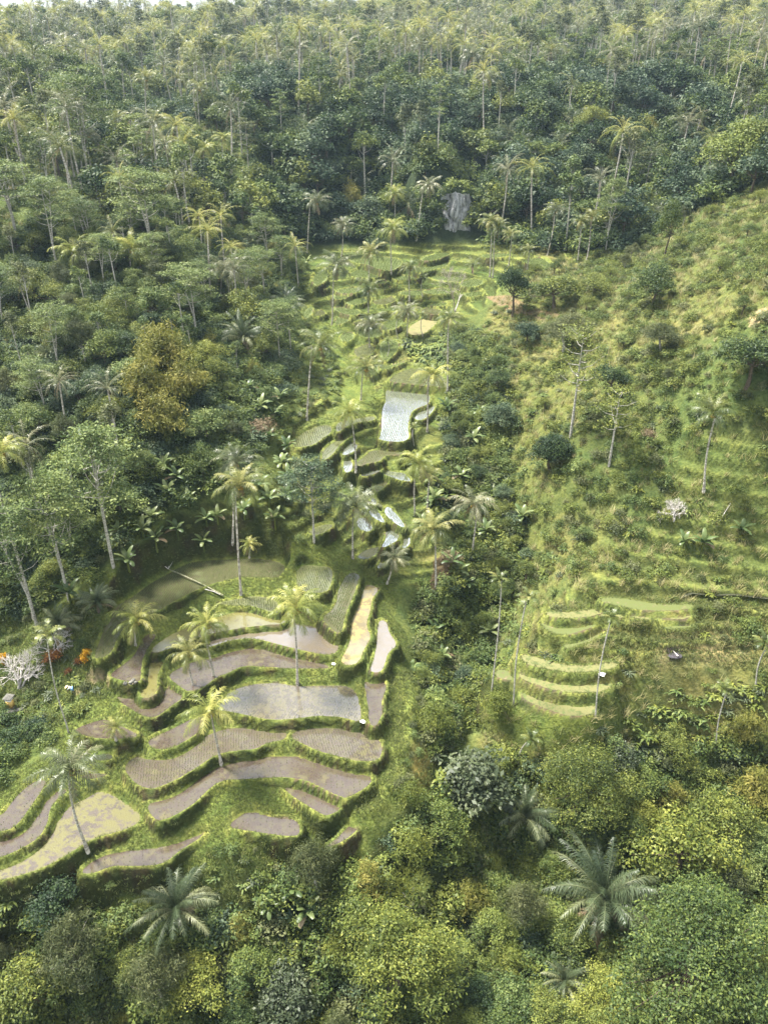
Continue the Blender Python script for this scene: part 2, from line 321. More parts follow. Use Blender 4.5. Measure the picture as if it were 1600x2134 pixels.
def in_poly(poly, u, v):
    ins = np.zeros(np.shape(u), bool); p = np.array(poly, float); q = np.roll(p, -1, 0)
    for (x1, y1), (x2, y2) in zip(p, q):
        ins ^= ((y1 > v) != (y2 > v)) & (u < (x2-x1)*(v-y1)/((y2-y1) if abs(y2-y1) > 1e-9 else 1e-9)+x1)
    return ins

# ------------------------------------------------------------------ land-cover zones (outlines of their ground, as seen in the photo)
Z_LEFT = [(-500,500),(250,490),(600,505),(640,600),(600,650),(615,740),(600,800),(575,880),(540,940),(500,1000),(400,1060),(300,1110),(170,1215),(60,1290),(-500,1330)]
Z_UPLEFT = [(-500,300),(150,250),(480,250),(540,380),(560,470),(600,505),(250,490),(-500,500)]
Z_FAR = [(-3000,-200),(4600,-200),(2200,300),(1750,350),(1600,392),(1480,430),(1290,522),(1130,528),(1000,508),(700,515),(600,505),(560,470),(540,380),(480,250),(150,250),(-500,300),(-3000,300)]
Z_BOT = [(-900,1890),(60,1895),(200,1900),(260,1925),(420,1930),(520,1900),(600,1830),(700,1815),(790,1760),(850,1700),(930,1640),(1000,1580),(1080,1560),(1150,1600),(1250,1560),(1400,1560),(1600,1560),(2600,1560),(2600,4000),(-900,4000)]
Z_GULLY = [(935,690),(1020,700),(1075,860),(1050,1000),(1100,1160),(1060,1260),(1010,1400),(950,1560),(900,1640),(885,1500),(868,1380),(872,1280),(880,1225),(940,1200),(935,1080),(930,960),(935,850)]
Z_RIGHT = [(1020,640),(1150,545),(1290,522),(1480,430),(1600,392),(1750,350),(2400,300),(2600,1560),(1250,1560),(1150,1600),(1000,1580),(1010,1400),(1060,1260),(1100,1160),(1050,1000),(1075,860),(1020,700)]
Z_MEADOW = [(800,1400),(858,1395),(862,1480),(850,1560),(830,1640),(780,1690),(740,1695),(735,1680),(810,1600),(812,1540),(800,1500),(812,1440)]
Z_YPATH = [(868,1510),(900,1500),(905,1560),(890,1640),(862,1650),(866,1580)]
Z_SHRUBLOW = [(-100,1850),(60,1840),(200,1835),(350,1815),(440,1770),(520,1755),(640,1760),(700,1790),(600,1835),(520,1900),(420,1930),(260,1925),(200,1900),(-100,1900)]
Z_DRYFLAT = [(1290,1300),(1450,1250),(1700,1255),(1700,1400),(1560,1400),(1450,1380),(1320,1400),(1280,1350)]
Z_LEFTBANK = [(-100,1290),(60,1290),(200,1230),(205,1330),(190,1380),(235,1420),(240,1440),(150,1500),(0,1600),(-100,1600)]
UV = project(GX, GY, H); GU, GV = UV
def slope_of(Hm):
    gyy, gxx = np.gradient(Hm, gy, gx); return np.hypot(gxx, gyy)
SL = slope_of(H)
def c3(*c): return np.array(c, float)
Gcol = np.empty(H.shape+(3,)); Gcol[:] = c3(0.075, 0.095, 0.032)
nz = fbm(GX/6, GY/6, 3); nz2 = fbm(GX/1.2, GY/1.2, 2); nz3 = fbm(GX/25+40, GY/25, 2)
def paint(mask, col, a=1.0):
    m = (mask*a)[..., None]; Gcol[:] = Gcol*(1-m)+np.array(col)*m
_wu = fbm(GX/9, GY/9, 3)*70*np.clip(60/np.maximum(GY, 30), .3, 1.2); _wv = fbm(GX/9+30, GY/9+11, 3)*50*np.clip(60/np.maximum(GY, 30), .3, 1.2)
def fr(z):
    m = (in_poly(z, GU+_wu, GV+_wv) & (GY > 5)).astype(float)
    for _ in range(4):
        m[1:-1] = (m[:-2]+m[1:-1]*2+m[2:])/4; m[:, 1:-1] = (m[:, :-2]+m[:, 1:-1]*2+m[:, 2:])/4
    return m
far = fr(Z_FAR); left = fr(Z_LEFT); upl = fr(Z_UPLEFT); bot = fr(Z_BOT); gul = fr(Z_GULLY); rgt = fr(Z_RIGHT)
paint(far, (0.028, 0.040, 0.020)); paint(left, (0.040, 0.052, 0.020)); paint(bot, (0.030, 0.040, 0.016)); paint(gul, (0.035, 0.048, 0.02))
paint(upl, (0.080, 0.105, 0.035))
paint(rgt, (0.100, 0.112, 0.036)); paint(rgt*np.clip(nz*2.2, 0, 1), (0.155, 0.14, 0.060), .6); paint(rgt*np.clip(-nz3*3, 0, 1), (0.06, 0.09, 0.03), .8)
paint(fr(Z_LEFTBANK), (0.065, 0.085, 0.025))
tone = (np.sin(TREAD*12.9898)*43758.5453) % 1.0; cols = np.array([(.115,.135,.040), (.080,.110,.030), (.105,.115,.035), (.125,.120,.045), (.070,.095,.028), (.135,.150,.045)])
tc3 = cols[(tone*5.99).astype(int)]; m_ = (STEPW*.9)[..., None]; Gcol[:] = Gcol*(1-m_)+tc3*m_
near = np.clip(1-(DMIN-1.2)/3.0, 0, 1)*(STEPW < .2)*(1-np.maximum(far, bot))
paint(near, (0.115, 0.145, 0.038))
paint(fr(Z_MEADOW), (0.19, 0.22, 0.06)); paint(fr(Z_YPATH), (0.24, 0.20, 0.07)); paint(fr(Z_DRYFLAT), (0.125, 0.125, 0.042)); paint(fr(Z_DRYFLAT)*np.clip(nz*3, 0, 1), (0.26, 0.21, 0.12), .8)
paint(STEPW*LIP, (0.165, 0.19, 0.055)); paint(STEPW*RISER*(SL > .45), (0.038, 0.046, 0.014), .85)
bund = (DMIN < 0.9)*(SL < 1.2); paint(bund, (0.135, 0.160, 0.045)); paint(bund*np.clip(nz2*1.5, 0, 1), (0.20, 0.19, 0.06), .6)
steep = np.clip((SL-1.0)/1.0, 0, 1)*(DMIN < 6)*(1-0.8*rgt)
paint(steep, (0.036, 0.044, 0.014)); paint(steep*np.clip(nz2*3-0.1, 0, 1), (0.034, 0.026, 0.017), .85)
paint((DMIN < 0.1)*(SL < 0.7), (0.09, 0.072, 0.050))
for pl, c in (([(1010,618),(1060,615),(1120,645),(1170,655),(1130,668),(1060,650)], (0.17,0.12,0.08)), ([(905,1165),(940,1150),(960,1175),(935,1205),(905,1235),(885,1240),(900,1200)], (0.11,0.075,0.05)),
              ([(0,705),(40,700),(50,735),(0,745),(-100,745),(-100,705)], (0.26,0.19,0.09)), ([(1560,650),(1600,640),(1700,600),(1700,640),(1600,665),(1560,680)], (0.34,0.27,0.17)), ([(1390,1345),(1420,1350),(1425,1372),(1400,1378),(1385,1362)], (0.03,0.025,0.03)),
              ([(640,680),(700,660),(760,690),(760,760),(790,830),(780,870),(700,860),(660,780)], (0.095,0.12,0.032)),
              ([(180,1398),(230,1405),(228,1416),(205,1422),(165,1446),(150,1446),(150,1440),(180,1425)], (0.22,0.18,0.12))):
    paint(in_poly(pl, GU, GV) & (GY > 5) & (DMIN > 0.3), c, .85)
Gcol[..., 2] = Gcol[..., 2]*1.05; Gcol *= (1+0.22*nz2+0.15*nz)[..., None]
Gcol = np.clip(Gcol, 0.008, 0.6)

# ------------------------------------------------------------------ materials
def mat(name):
    m = bpy.data.materials.new(name); m.use_nodes = True; m.node_tree.nodes.clear(); return m, m.node_tree
def N(t, kind, **kw):
    n_ = t.nodes.new(kind)
    for k, v in kw.items():
        if k in n_.inputs: n_.inputs[k].default_value = v
        else: setattr(n_, k, v)
    return n_
def ramp(t, stops, fac):
    r = t.nodes.new('ShaderNodeValToRGB'); e = r.color_ramp.elements
    while len(e) < len(stops): e.new(0.5)
    for el, (p, c) in zip(e, stops): el.position = p; el.color = (*c, 1)
    t.links.new(fac, r.inputs[0]); return r
def mixc(t, fac, a, b, mode='MIX'):
    m = t.nodes.new('ShaderNodeMix'); m.data_type = 'RGBA'; m.blend_type = mode
    for k, v in ((0, fac), (6, a), (7, b)):
        if hasattr(v, 'links') or hasattr(v, 'is_linked'): t.links.new(v, m.inputs[k])
        else: m.inputs[k].default_value = v if k == 0 else (*v, 1)
    return m.outputs[2]
def noise(t, scale, detail=3, vec=None, rough=.6):
    n_ = N(t, 'ShaderNodeTexNoise', Scale=scale, Detail=detail, Roughness=rough)
    if vec is None: vec = t.nodes.new('ShaderNodeNewGeometry').outputs['Position']
    t.links.new(vec, n_.inputs['Vector']); return n_.outputs['Fac']
def surf(t, color, rough=.9, spec=.2, normal=None):
    b = N(t, 'ShaderNodeBsdfPrincipled'); o = t.nodes.new('ShaderNodeOutputMaterial')
    if hasattr(color, 'is_linked'): t.links.new(color, b.inputs['Base Color'])
    else: b.inputs['Base Color'].default_value = (*color, 1)
    if hasattr(rough, 'is_linked'): t.links.new(rough, b.inputs['Roughness'])
    else: b.inputs['Roughness'].default_value = rough
    b.inputs['Specular IOR Level'].default_value = spec
    if normal is not None: t.links.new(normal, b.inputs['Normal'])
    t.links.new(b.outputs[0], o.inputs[0]); return b
def bump(t, h, strength, dist):
    b = N(t, 'ShaderNodeBump', Strength=strength, Distance=dist); t.links.new(h, b.inputs['Height']); return b.outputs[0]
def ground_mat():
    m, t = mat('ground cover')
    a = N(t, 'ShaderNodeAttribute', attribute_name='cover')
    n1 = noise(t, 2.4, 4); n2 = noise(t, 0.45, 3)
    r1 = ramp(t, [(0.3, (0.55, 0.60, 0.50)), (0.7, (1.35, 1.3, 1.2))], n1)
    c = mixc(t, 1.0, a.outputs['Color'], r1.outputs[0], 'MULTIPLY')
    r2 = ramp(t, [(0.35, (0.75, 0.82, 0.8)), (0.65, (1.2, 1.12, 1.0))], n2)
    c = mixc(t, 1.0, c, r2.outputs[0], 'MULTIPLY')
    surf(t, c, .95, .1, bump(t, n1, .8, .25)); return m
def leaf_mat(name, stops, trans=.30, spec=.25, rough=.55, vary=0.5, gain=1.0):
    """foliage: a colour per leaf (attribute tint) shifted per plant"""
    m, t = mat(name)
    stops = [(p, tuple(gain*q for q in c)) for p, c in stops]
    a = N(t, 'ShaderNodeAttribute', attribute_name='tint'); oi = t.nodes.new('ShaderNodeObjectInfo')
    ma = N(t, 'ShaderNodeMath', operation='MULTIPLY_ADD'); t.links.new(oi.outputs['Random'], ma.inputs[0]); ma.inputs[1].default_value = vary
    t.links.new(a.outputs['Fac'], ma.inputs[2])
    mb = N(t, 'ShaderNodeMath', operation='SUBTRACT'); t.links.new(ma.outputs[0], mb.inputs[0]); mb.inputs[1].default_value = vary/2
    r = ramp(t, stops, mb.outputs[0])
    b = N(t, 'ShaderNodeBsdfPrincipled', Roughness=rough); b.inputs['Specular IOR Level'].default_value = spec
    tr = t.nodes.new('ShaderNodeBsdfTranslucent'); mx = N(t, 'ShaderNodeMixShader'); mx.inputs[0].default_value = trans
    o = t.nodes.new('ShaderNodeOutputMaterial')
    t.links.new(r.outputs[0], b.inputs['Base Color']); t.links.new(r.outputs[0], tr.inputs['Color'])
    t.links.new(b.outputs[0], mx.inputs[1]); t.links.new(tr.outputs[0], mx.inputs[2]); t.links.new(mx.outputs[0], o.inputs[0])
    return m
def bark_mat(name, c1, c2, sc=3.0):
    m, t = mat(name); g = t.nodes.new('ShaderNodeTexCoord'); mp_ = N(t, 'ShaderNodeMapping'); mp_.inputs['Scale'].default_value = (1, 1, 2.5)
    t.links.new(g.outputs['Object'], mp_.inputs['Vector']); n_ = noise(t, sc, 3, mp_.outputs[0])
    surf(t, ramp(t, [(0.38, c1), (0.62, c2)], n_).outputs[0], .85, .2); return m
def plain_mat(name, c, rough=.8, var=.25, sc=4):
    m, t = mat(name); n_ = noise(t, sc, 3)
    surf(t, ramp(t, [(0.3, tuple(q*(1-var) for q in c)), (0.7, tuple(min(1, q*(1+var)) for q in c))], n_).outputs[0], rough, .3); return m
LG = 1.0
M = {}
M['ground'] = ground_mat()
M['leaf_dark'] = leaf_mat('dark green leaves', [(0, (.012,.026,.012)), (.5, (.030,.054,.018)), (1, (.075,.105,.026))], gain=1.15)
M['leaf_mid'] = leaf_mat('mid green leaves', [(0, (.025,.045,.013)), (.5, (.068,.096,.022)), (1, (.155,.180,.040))], gain=1.25)
M['leaf_olive'] = leaf_mat('olive leaves', [(0, (.026,.042,.012)), (.5, (.074,.096,.020)), (1, (.165,.180,.038))], gain=1.25)
M['leaf_yellow'] = leaf_mat('yellow green leaves', [(0, (.042,.062,.014)), (.5, (.105,.128,.024)), (1, (.215,.225,.045))], gain=1.2)
M['leaf_blue'] = leaf_mat('blue green leaves', [(0, (.016,.034,.020)), (.5, (.045,.072,.036)), (1, (.11,.14,.068))], gain=1.2)
M['leaf_grey'] = leaf_mat('grey green leaves', [(0, (.035,.050,.024)), (.5, (.066,.086,.040)), (1, (.125,.145,.072))], spec=.35, rough=.5)
M['leaf_bright'] = leaf_mat('bright feathery leaves', [(0, (.035,.060,.018)), (.5, (.085,.120,.034)), (1, (.185,.215,.065))], gain=1.2)
M['leaf_airy'] = leaf_mat('airy olive grey leaves', [(0, (.035,.050,.018)), (.5, (.085,.100,.036)), (1, (.165,.175,.075))])
M['palm'] = leaf_mat('coconut frond', [(0, (.035,.055,.016)), (.5, (.090,.108,.030)), (1, (.22,.21,.075))], trans=.35, spec=.45, rough=.4, vary=.4, gain=1.4)
M['palm_yellow'] = leaf_mat('yellowing coconut frond', [(0, (.070,.092,.022)), (.5, (.155,.175,.042)), (1, (.32,.295,.095))], trans=.4, spec=.4, rough=.4, vary=.2, gain=1.5)
M['palm_grey'] = leaf_mat('silvery coconut frond', [(0, (.04,.058,.022)), (.5, (.105,.122,.058)), (1, (.27,.255,.15))], trans=.3, spec=.5, rough=.38, vary=.3, gain=1.15)
M['arenga'] = leaf_mat('sugar palm frond', [(0, (.025,.042,.020)), (.55, (.070,.092,.044)), (1, (.20,.21,.105))], trans=.25, spec=.5, rough=.4, vary=.3, gain=1.2)
M['dead'] = leaf_mat('dry brown frond', [(0, (.10,.07,.035)), (1, (.30,.23,.14))], trans=.2)
M['banana'] = leaf_mat('banana leaf', [(0, (.040,.070,.022)), (.5, (.095,.135,.045)), (1, (.20,.23,.09))], trans=.35, spec=.4, rough=.4, gain=1.1)
M['bamboo'] = leaf_mat('bamboo leaves', [(0, (.045,.058,.012)), (.5, (.125,.130,.024)), (1, (.23,.205,.05))], gain=1.2)
M['grass'] = leaf_mat('grass blades', [(0, (.048,.070,.020)), (.5, (.108,.132,.038)), (1, (.20,.205,.075))], trans=.35, gain=1.15)
M['drygrass'] = leaf_mat('tall pale grass', [(0, (.12,.13,.04)), (.5, (.20,.19,.075)), (1, (.36,.31,.16))], trans=.35, gain=1.15)
M['rice'] = leaf_mat('rice seedlings', [(0, (.07,.10,.03)), (1, (.17,.21,.06))], trans=.3, gain=1.1)
M['orange'] = leaf_mat('orange croton leaves', [(0, (.20,.08,.01)), (.5, (.46,.22,.01)), (1, (.65,.40,.02))])
M['red'] = leaf_mat('red croton leaves', [(0, (.035,.018,.010)), (.5, (.12,.045,.018)), (1, (.34,.15,.03))])
M['trunk_pale'] = bark_mat('pale grey bark', (.22,.20,.17), (.55,.52,.46))
M['trunk_coco'] = bark_mat('coconut bark', (.20,.17,.14), (.58,.54,.48), 1.6)
M['moss'] = bark_mat('mossy dead wood', (.09,.105,.04), (.30,.28,.20)); M['trunk_brown'] = bark_mat('brown bark', (.06,.045,.03), (.14,.11,.08))
M['bone'] = bark_mat('bleached twigs', (.34,.31,.29), (.62,.58,.54))
M['rosetwig'] = bark_mat('rosy bare twigs', (.26,.21,.19), (.46,.40,.36))
M['nut'] = plain_mat('coconut husk', (.30,.20,.04), .5)

# ------------------------------------------------------------------ mesh builder
class MB:
    def __init__(s): s.v = []; s.f = []; s.m = []; s.t = []; s.n = 0; s.mats = []
    def slot(s, m):
        if m not in s.mats: s.mats.append(m)
        return s.mats.index(m)
    def add(s, v, f, m, tint=0.5):
        v = np.asarray(v, float).reshape(-1, 3); f = np.asarray(f, int)
        s.v.append(v); s.f.append(f+s.n); s.n += len(v); k = s.slot(m)
        s.m.append(np.full(len(f), k)); s.t.append(np.broadcast_to(np.asarray(tint, float), (len(f),)).copy())
    def mesh(s, name, smooth=False):
        me = bpy.data.meshes.new(name); V = np.concatenate(s.v)
        sizes = np.concatenate([np.full(len(f), f.shape[1]) for f in s.f]); loops = np.concatenate([f.ravel() for f in s.f])
        me.vertices.add(len(V)); me.vertices.foreach_set('co', V.astype(np.float32).ravel())
        me.loops.add(len(loops)); me.loops.foreach_set('vertex_index', loops.astype(np.int32))
        me.polygons.add(len(sizes)); st = np.concatenate([[0], np.cumsum(sizes)[:-1]])
        me.polygons.foreach_set('loop_start', st.astype(np.int32)); me.polygons.foreach_set('loop_total', sizes.astype(np.int32))
        for mm in s.mats: me.materials.append(M[mm] if isinstance(mm, str) else mm)
        me.polygons.foreach_set('material_index', np.concatenate(s.m).astype(np.int32))
        a = me.attributes.new('tint', 'FLOAT', 'FACE'); a.data.foreach_set('value', np.concatenate(s.t).astype(np.float32))
        if smooth: me.polygons.foreach_set('use_smooth', np.ones(len(sizes), bool))
        me.update(calc_edges=True); return me
    def obj(s, name, parent=None, smooth=False):
        o = bpy.data.objects.new(name, s.mesh(name, smooth)); COL.objects.link(o)
        if parent: o.parent = parent
        return o
def tag(o, label=None, cat=None, group=None, kind=None):
    for k, v in (('label', label), ('category', cat), ('group', group), ('kind', kind)):
        if v: o[k] = v
    return o
def frames(P):
    P = np.asarray(P, float); T = np.gradient(P, axis=0); T /= np.linalg.norm(T, axis=1)[:, None]+1e-9
    up = np.array([0, 1.0, 0.13]); A_ = np.cross(T, up); A_ /= np.linalg.norm(A_, axis=1)[:, None]+1e-9; B_ = np.cross(T, A_); return T, A_, B_
def tube(mb, P, r, m, k=6, tint=.5):
    P = np.asarray(P, float); T, A_, B_ = frames(P); n_ = len(P); r = np.broadcast_to(r, (n_,))
    an = np.arange(k)*2*np.pi/k
    V = P[:, None]+r[:, None, None]*(A_[:, None]*np.cos(an)[None, :, None]+B_[:, None]*np.sin(an)[None, :, None])
    f = [(i*k+j, i*k+(j+1) % k, (i+1)*k+(j+1) % k, (i+1)*k+j) for i in range(n_-1) for j in range(k)]
    mb.add(V, f, m, tint)
def leaves(mb, C, Nn, size, aspect, m, tint, rng, fold=0.0, D=None):
    """one kite-shaped leaf per centre, facing its normal"""
    n_ = len(C); Nn = Nn/(np.linalg.norm(Nn, axis=1)[:, None]+1e-9)
    if D is None: D = rng.normal(size=(n_, 3))
    D = D-Nn*(D*Nn).sum(1)[:, None]; D /= np.linalg.norm(D, axis=1)[:, None]+1e-9
    W = np.cross(Nn, D); s_ = (size*(0.5+1.05*rng.random(n_)**1.4))[:, None]
    v = np.stack([C-D*s_*.5, C+W*s_*aspect*.5, C+D*s_*.5-Nn*s_*fold, C-W*s_*aspect*.5], 1)
    mb.add(v.reshape(-1, 3), np.arange(4*n_).reshape(-1, 4), m, tint)

# ------------------------------------------------------------------ the ground sheet
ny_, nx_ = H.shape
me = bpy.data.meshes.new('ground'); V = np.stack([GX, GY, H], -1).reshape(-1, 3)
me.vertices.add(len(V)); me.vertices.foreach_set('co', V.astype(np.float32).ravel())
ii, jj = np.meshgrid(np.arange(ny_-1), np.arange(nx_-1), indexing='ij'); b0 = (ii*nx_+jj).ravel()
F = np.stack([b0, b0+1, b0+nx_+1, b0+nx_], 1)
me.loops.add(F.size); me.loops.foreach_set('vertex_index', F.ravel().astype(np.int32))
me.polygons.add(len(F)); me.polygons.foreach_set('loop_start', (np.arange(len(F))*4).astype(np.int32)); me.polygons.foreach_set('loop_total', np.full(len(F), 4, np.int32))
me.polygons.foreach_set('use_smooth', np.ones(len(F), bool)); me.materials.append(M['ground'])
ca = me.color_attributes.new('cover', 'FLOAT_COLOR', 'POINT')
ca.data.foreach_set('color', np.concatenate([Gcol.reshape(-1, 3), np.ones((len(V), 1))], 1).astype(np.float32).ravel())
me.update(calc_edges=True)
go = bpy.data.objects.new('ground', me); COL.objects.link(go); tag(go, kind='structure')

# ------------------------------------------------------------------ paddy surfaces: wet mud, algae and standing water
def paddy_mat(name, mud, mud2, spots=None, spotamt=.5, water=.0, rows=None, wtint=(.09,.08,.055), refl=1.0):
    m, t = mat(name)
    n1 = noise(t, 5.0, 4); n2 = noise(t, 0.32, 3); n3 = noise(t, 1.1, 4, rough=.7)
    c = ramp(t, [(.3, mud2), (.7, mud)], n1).outputs[0]
    c = mixc(t, 1.0, c, ramp(t, [(.3, (.62,.60,.55)), (.7, (1.2, 1.18, 1.15))], n2).outputs[0], 'MULTIPLY')
    if spots:
        k = ramp(t, [(.5-.18*spotamt, (0,0,0)), (.60-.18*spotamt, (1,1,1))], n3).outputs[0]
        c = mixc(t, k, c, spots)
    if rows:                                     # faint drills left by planting
        g = t.nodes.new('ShaderNodeNewGeometry'); w = N(t, 'ShaderNodeTexWave', Scale=rows, Distortion=1.5, Detail=2); w.wave_profile = 'SIN'
        w.inputs['Detail Scale'].default_value = 1.0; t.links.new(g.outputs['Position'], w.inputs['Vector'])
        c = mixc(t, 1.0, c, ramp(t, [(.35, (.84,.84,.83)), (.65, (1.06,1.06,1.06))], w.outputs['Fac']).outputs[0], 'MULTIPLY')
    # wet film: smooth where water stands, dull where the mud breaks through
    if water > 0:
        wm = ramp(t, [(.62-.5*water, (1,1,1)), (.72-.5*water+.0, (0,0,0))], n2).outputs[0] if water < 1 else None
        b = N(t, 'ShaderNodeBsdfPrincipled', Roughness=.75); t.links.new(c, b.inputs['Base Color'])
        wb = N(t, 'ShaderNodeBsdfPrincipled', Roughness=.07); wb.inputs['IOR'].default_value = 1.33+.45*refl; wb.inputs['Base Color'].default_value = (*wtint, 1)
        wb.inputs['Specular IOR Level'].default_value = .5+.4*refl
        wc = mixc(t, .5, c, wtint); t.links.new(wc, wb.inputs['Base Color'])
        bp = bump(t, noise(t, 9.0, 2), .12, .05); t.links.new(bp, wb.inputs['Normal'])
        o = t.nodes.new('ShaderNodeOutputMaterial')
        if wm is None: t.links.new(wb.outputs[0], o.inputs[0])
        else:
            mx = t.nodes.new('ShaderNodeMixShader'); iv = N(t, 'ShaderNodeInvert'); t.links.new(wm, iv.inputs['Color'])
            t.links.new(iv.outputs[0], mx.inputs[0]); t.links.new(b.outputs[0], mx.inputs[1]); t.links.new(wb.outputs[0], mx.inputs[2]); t.links.new(mx.outputs[0], o.inputs[0])
    else: surf(t, c, .55, .35, bump(t, n1, .5, .08))
    return m
PM = {
 'mud': paddy_mat('pinkish wet mud', (.076,.054,.038), (.044,.031,.022), (.080,.068,.028), .2, rows=1.6, water=.5, refl=.8, wtint=(.07,.055,.046)),
 'mudrows': paddy_mat('mud with seedling drills', (.084,.063,.045), (.050,.037,.026), (.088,.076,.030), .25, rows=2.4, water=.55, refl=.7, wtint=(.10,.085,.07)),
 'mudgreen': paddy_mat('green filmed mud', (.12,.105,.055), (.075,.070,.033), (.085,.095,.030), .7, rows=2.2, water=.6, refl=.6),
 'mudwater': paddy_mat('mud under thin water', (.080,.062,.046), (.051,.038,.028), (.13,.11,.04), .3, rows=2.4, water=.8, refl=1.3, wtint=(.12,.105,.09)),
 'water': paddy_mat('standing paddy water', (.17,.14,.11), (.12,.09,.065), (.12,.085,.025), .5, water=1.0, wtint=(.15,.13,.12), refl=1.7),
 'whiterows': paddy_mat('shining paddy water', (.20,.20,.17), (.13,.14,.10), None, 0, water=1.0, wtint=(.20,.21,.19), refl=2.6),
 'greenwater': paddy_mat('green paddy water', (.10,.115,.045), (.06,.075,.028), (.13,.15,.05), .5, rows=2.2, water=.8, refl=.5),
 'algae': paddy_mat('pond with floating algae', (.085,.062,.022), (.05,.038,.014), (.20,.19,.06), 1.0, water=.9, wtint=(.07,.055,.025), refl=1.4),
 'yellow': paddy_mat('yellow algae film', (.17,.135,.06), (.11,.09,.05), (.22,.175,.06), .4, water=.35, wtint=(.17,.15,.11), refl=1.2),
 'yellowmud': paddy_mat('mud with yellow algae', (.066,.050,.039), (.042,.032,.024), (.085,.077,.018), .45),
 'dark': paddy_mat('dark still water', (.06,.06,.04), (.04,.04,.025), None, 0, water=1.0, wtint=(.04,.045,.03), refl=.6),  # dark water of the small ponds and the ditch
 'green': paddy_mat('young green rice field', (.085,.12,.032), (.06,.085,.024), (.11,.135,.038), .6, rows=2.4),
 'lawn': paddy_mat('pale ripening rice field', (.13,.145,.045), (.10,.125,.036), (.17,.15,.065), .7),
 'dry': paddy_mat('dry terrace soil', (.20,.155,.10), (.11,.10,.04), (.09,.105,.03), 1.0),
 'grassy': paddy_mat('grassed terrace', (.10,.12,.035), (.07,.095,.025), (.14,.135,.05), .5),
}
from mathutils.geometry import delaunay_2d_cdt
for P in paddies:
    if P.look == 'meadow': continue
    c = P.xy; e = np.roll(c, -1, 0)-np.roll(c, 1, 0); nn = np.stack([e[:, 1], -e[:, 0]], 1); nn /= np.linalg.norm(nn, axis=1)[:, None]+1e-9
    area = 0.5*np.sum(c[:, 0]*np.roll(c[:, 1], -1)-np.roll(c[:, 0], -1)*c[:, 1])
    if area < 0: nn = -nn
    q = c+nn*0.32; P.area = abs(area)
    vs = [Vector((float(a), float(b))) for a, b in q]
    r = delaunay_2d_cdt(vs, [], [list(range(len(vs)))], 1, 1e-4)
    vv = [(p.x, p.y, P.z) for p in r[0]]; ff = [f for f in r[2]]
    me = bpy.data.meshes.new('paddy_field'); me.from_pydata(vv, [], ff); me.materials.append(PM[P.look]); me.update()
    if len(me.polygons) and me.polygons[0].normal.z < 0: me.flip_normals()
    o = bpy.data.objects.new('paddy_field', me); COL.objects.link(o); tag(o, kind='structure')

# ------------------------------------------------------------------ plant builders (each returns mesh data; +Z up, base at origin)
def frond_into(mb, base, az, e0, L, droop, lw, nl, m, rng, tintc=.5, lw_w=.085, hang=.5, fwd=.75, twist=0.0):
    """one pinnate palm leaf: arched rib and two rows of leaflets"""
    sg = 9; t = np.linspace(0, 1, sg); el = e0-droop*t**1.3
    st = L/(sg-1); px = np.concatenate([[0], np.cumsum(np.cos(el[:-1])*st)]); pz = np.concatenate([[0], np.cumsum(np.sin(el[:-1])*st)])
    ca_, sa_ = math.cos(az), math.sin(az)
    P = np.stack([base[0]+px*ca_, base[1]+px*sa_, base[2]+pz], 1)
    tube(mb, P, np.linspace(.045, .012, sg)*(L/4), m, 4, min(1, tintc+.25))
    ti = np.linspace(.13, .995, nl); Q = np.stack([np.interp(ti, t, P[:, k]) for k in range(3)], 1)
    ele = np.interp(ti, t, el); T = np.stack([np.cos(ele)*ca_, np.cos(ele)*sa_, np.sin(ele)], 1)
    Sd = np.array([-sa_, ca_, 0.0]); Up = np.cross(T, Sd)
    Lf = lw*np.sin(np.pi*(.16+.80*ti))**.65
    for s in (-1, 1):
        l = Lf*(.8+.35*rng.random(nl))*(rng.random(nl) > .06)+.02; a = fwd+rng.normal(0, .13, nl)
        D = T*np.sin(a)[:, None]*1.0+Sd*s*np.cos(a)[:, None]+Up*(0.25+twist*s+rng.normal(0, .16, nl))[:, None]
        D /= np.linalg.norm(D, axis=1)[:, None]
        hg = hang*(.7+.6*rng.random(nl))
        mid = Q+D*l[:, None]*.5; mid[:, 2] -= l*hg*.16
        tip = Q+D*l[:, None]*.9; tip[:, 2] -= l*hg*.62
        w = T*lw_w*.5*(.8+.4*rng.random(nl))[:, None]
        V = np.stack([Q-w, Q+w, mid+w, mid-w, tip], 1).reshape(-1, 3); o = np.arange(nl)[:, None]*5
        tt = np.clip(tintc+rng.normal(0, .10, nl), 0, 1)
        n0 = mb.n; mb.add(V, np.concatenate([o, o+1, o+2, o+3], 1), m, tt)
        mb.f.append(np.concatenate([o+3, o+2, o+4], 1)+n0); mb.m.append(np.full(nl, mb.slot(m))); mb.t.append(tt)
def coconut_crown(seed, m, nf=20, L=4.3, nl=30, dead=2, nuts=True, hi=1.35):
    rng = np.random.default_rng(seed); mb = MB(); az = rng.random()*6
    for k in range(nf):
        q = k/(nf-1); az += 2.4+rng.normal(0, .15)
        e0 = hi-q*1.45+rng.normal(0, .10)
        frond_into(mb, (0, 0, .1), az, e0, L*(.72+.33*math.sin(math.pi*(.2+.7*q)))*(.85+.3*rng.random()), 1.35+.5*q+rng.normal(0, .22), 1.05, nl, m, rng, np.clip(.55-.15*q+rng.normal(0, .2), 0.05, .95), hang=.7+.8*q, lw_w=.075, twist=rng.normal(0, .25))
    for k in range(dead):
        frond_into(mb, (0, 0, -.1), rng.random()*6.3, -.5-.4*rng.random(), L*.75, .9, .75, max(10, nl-10), 'dead', rng, rng.random(), hang=1.0)
    return mb
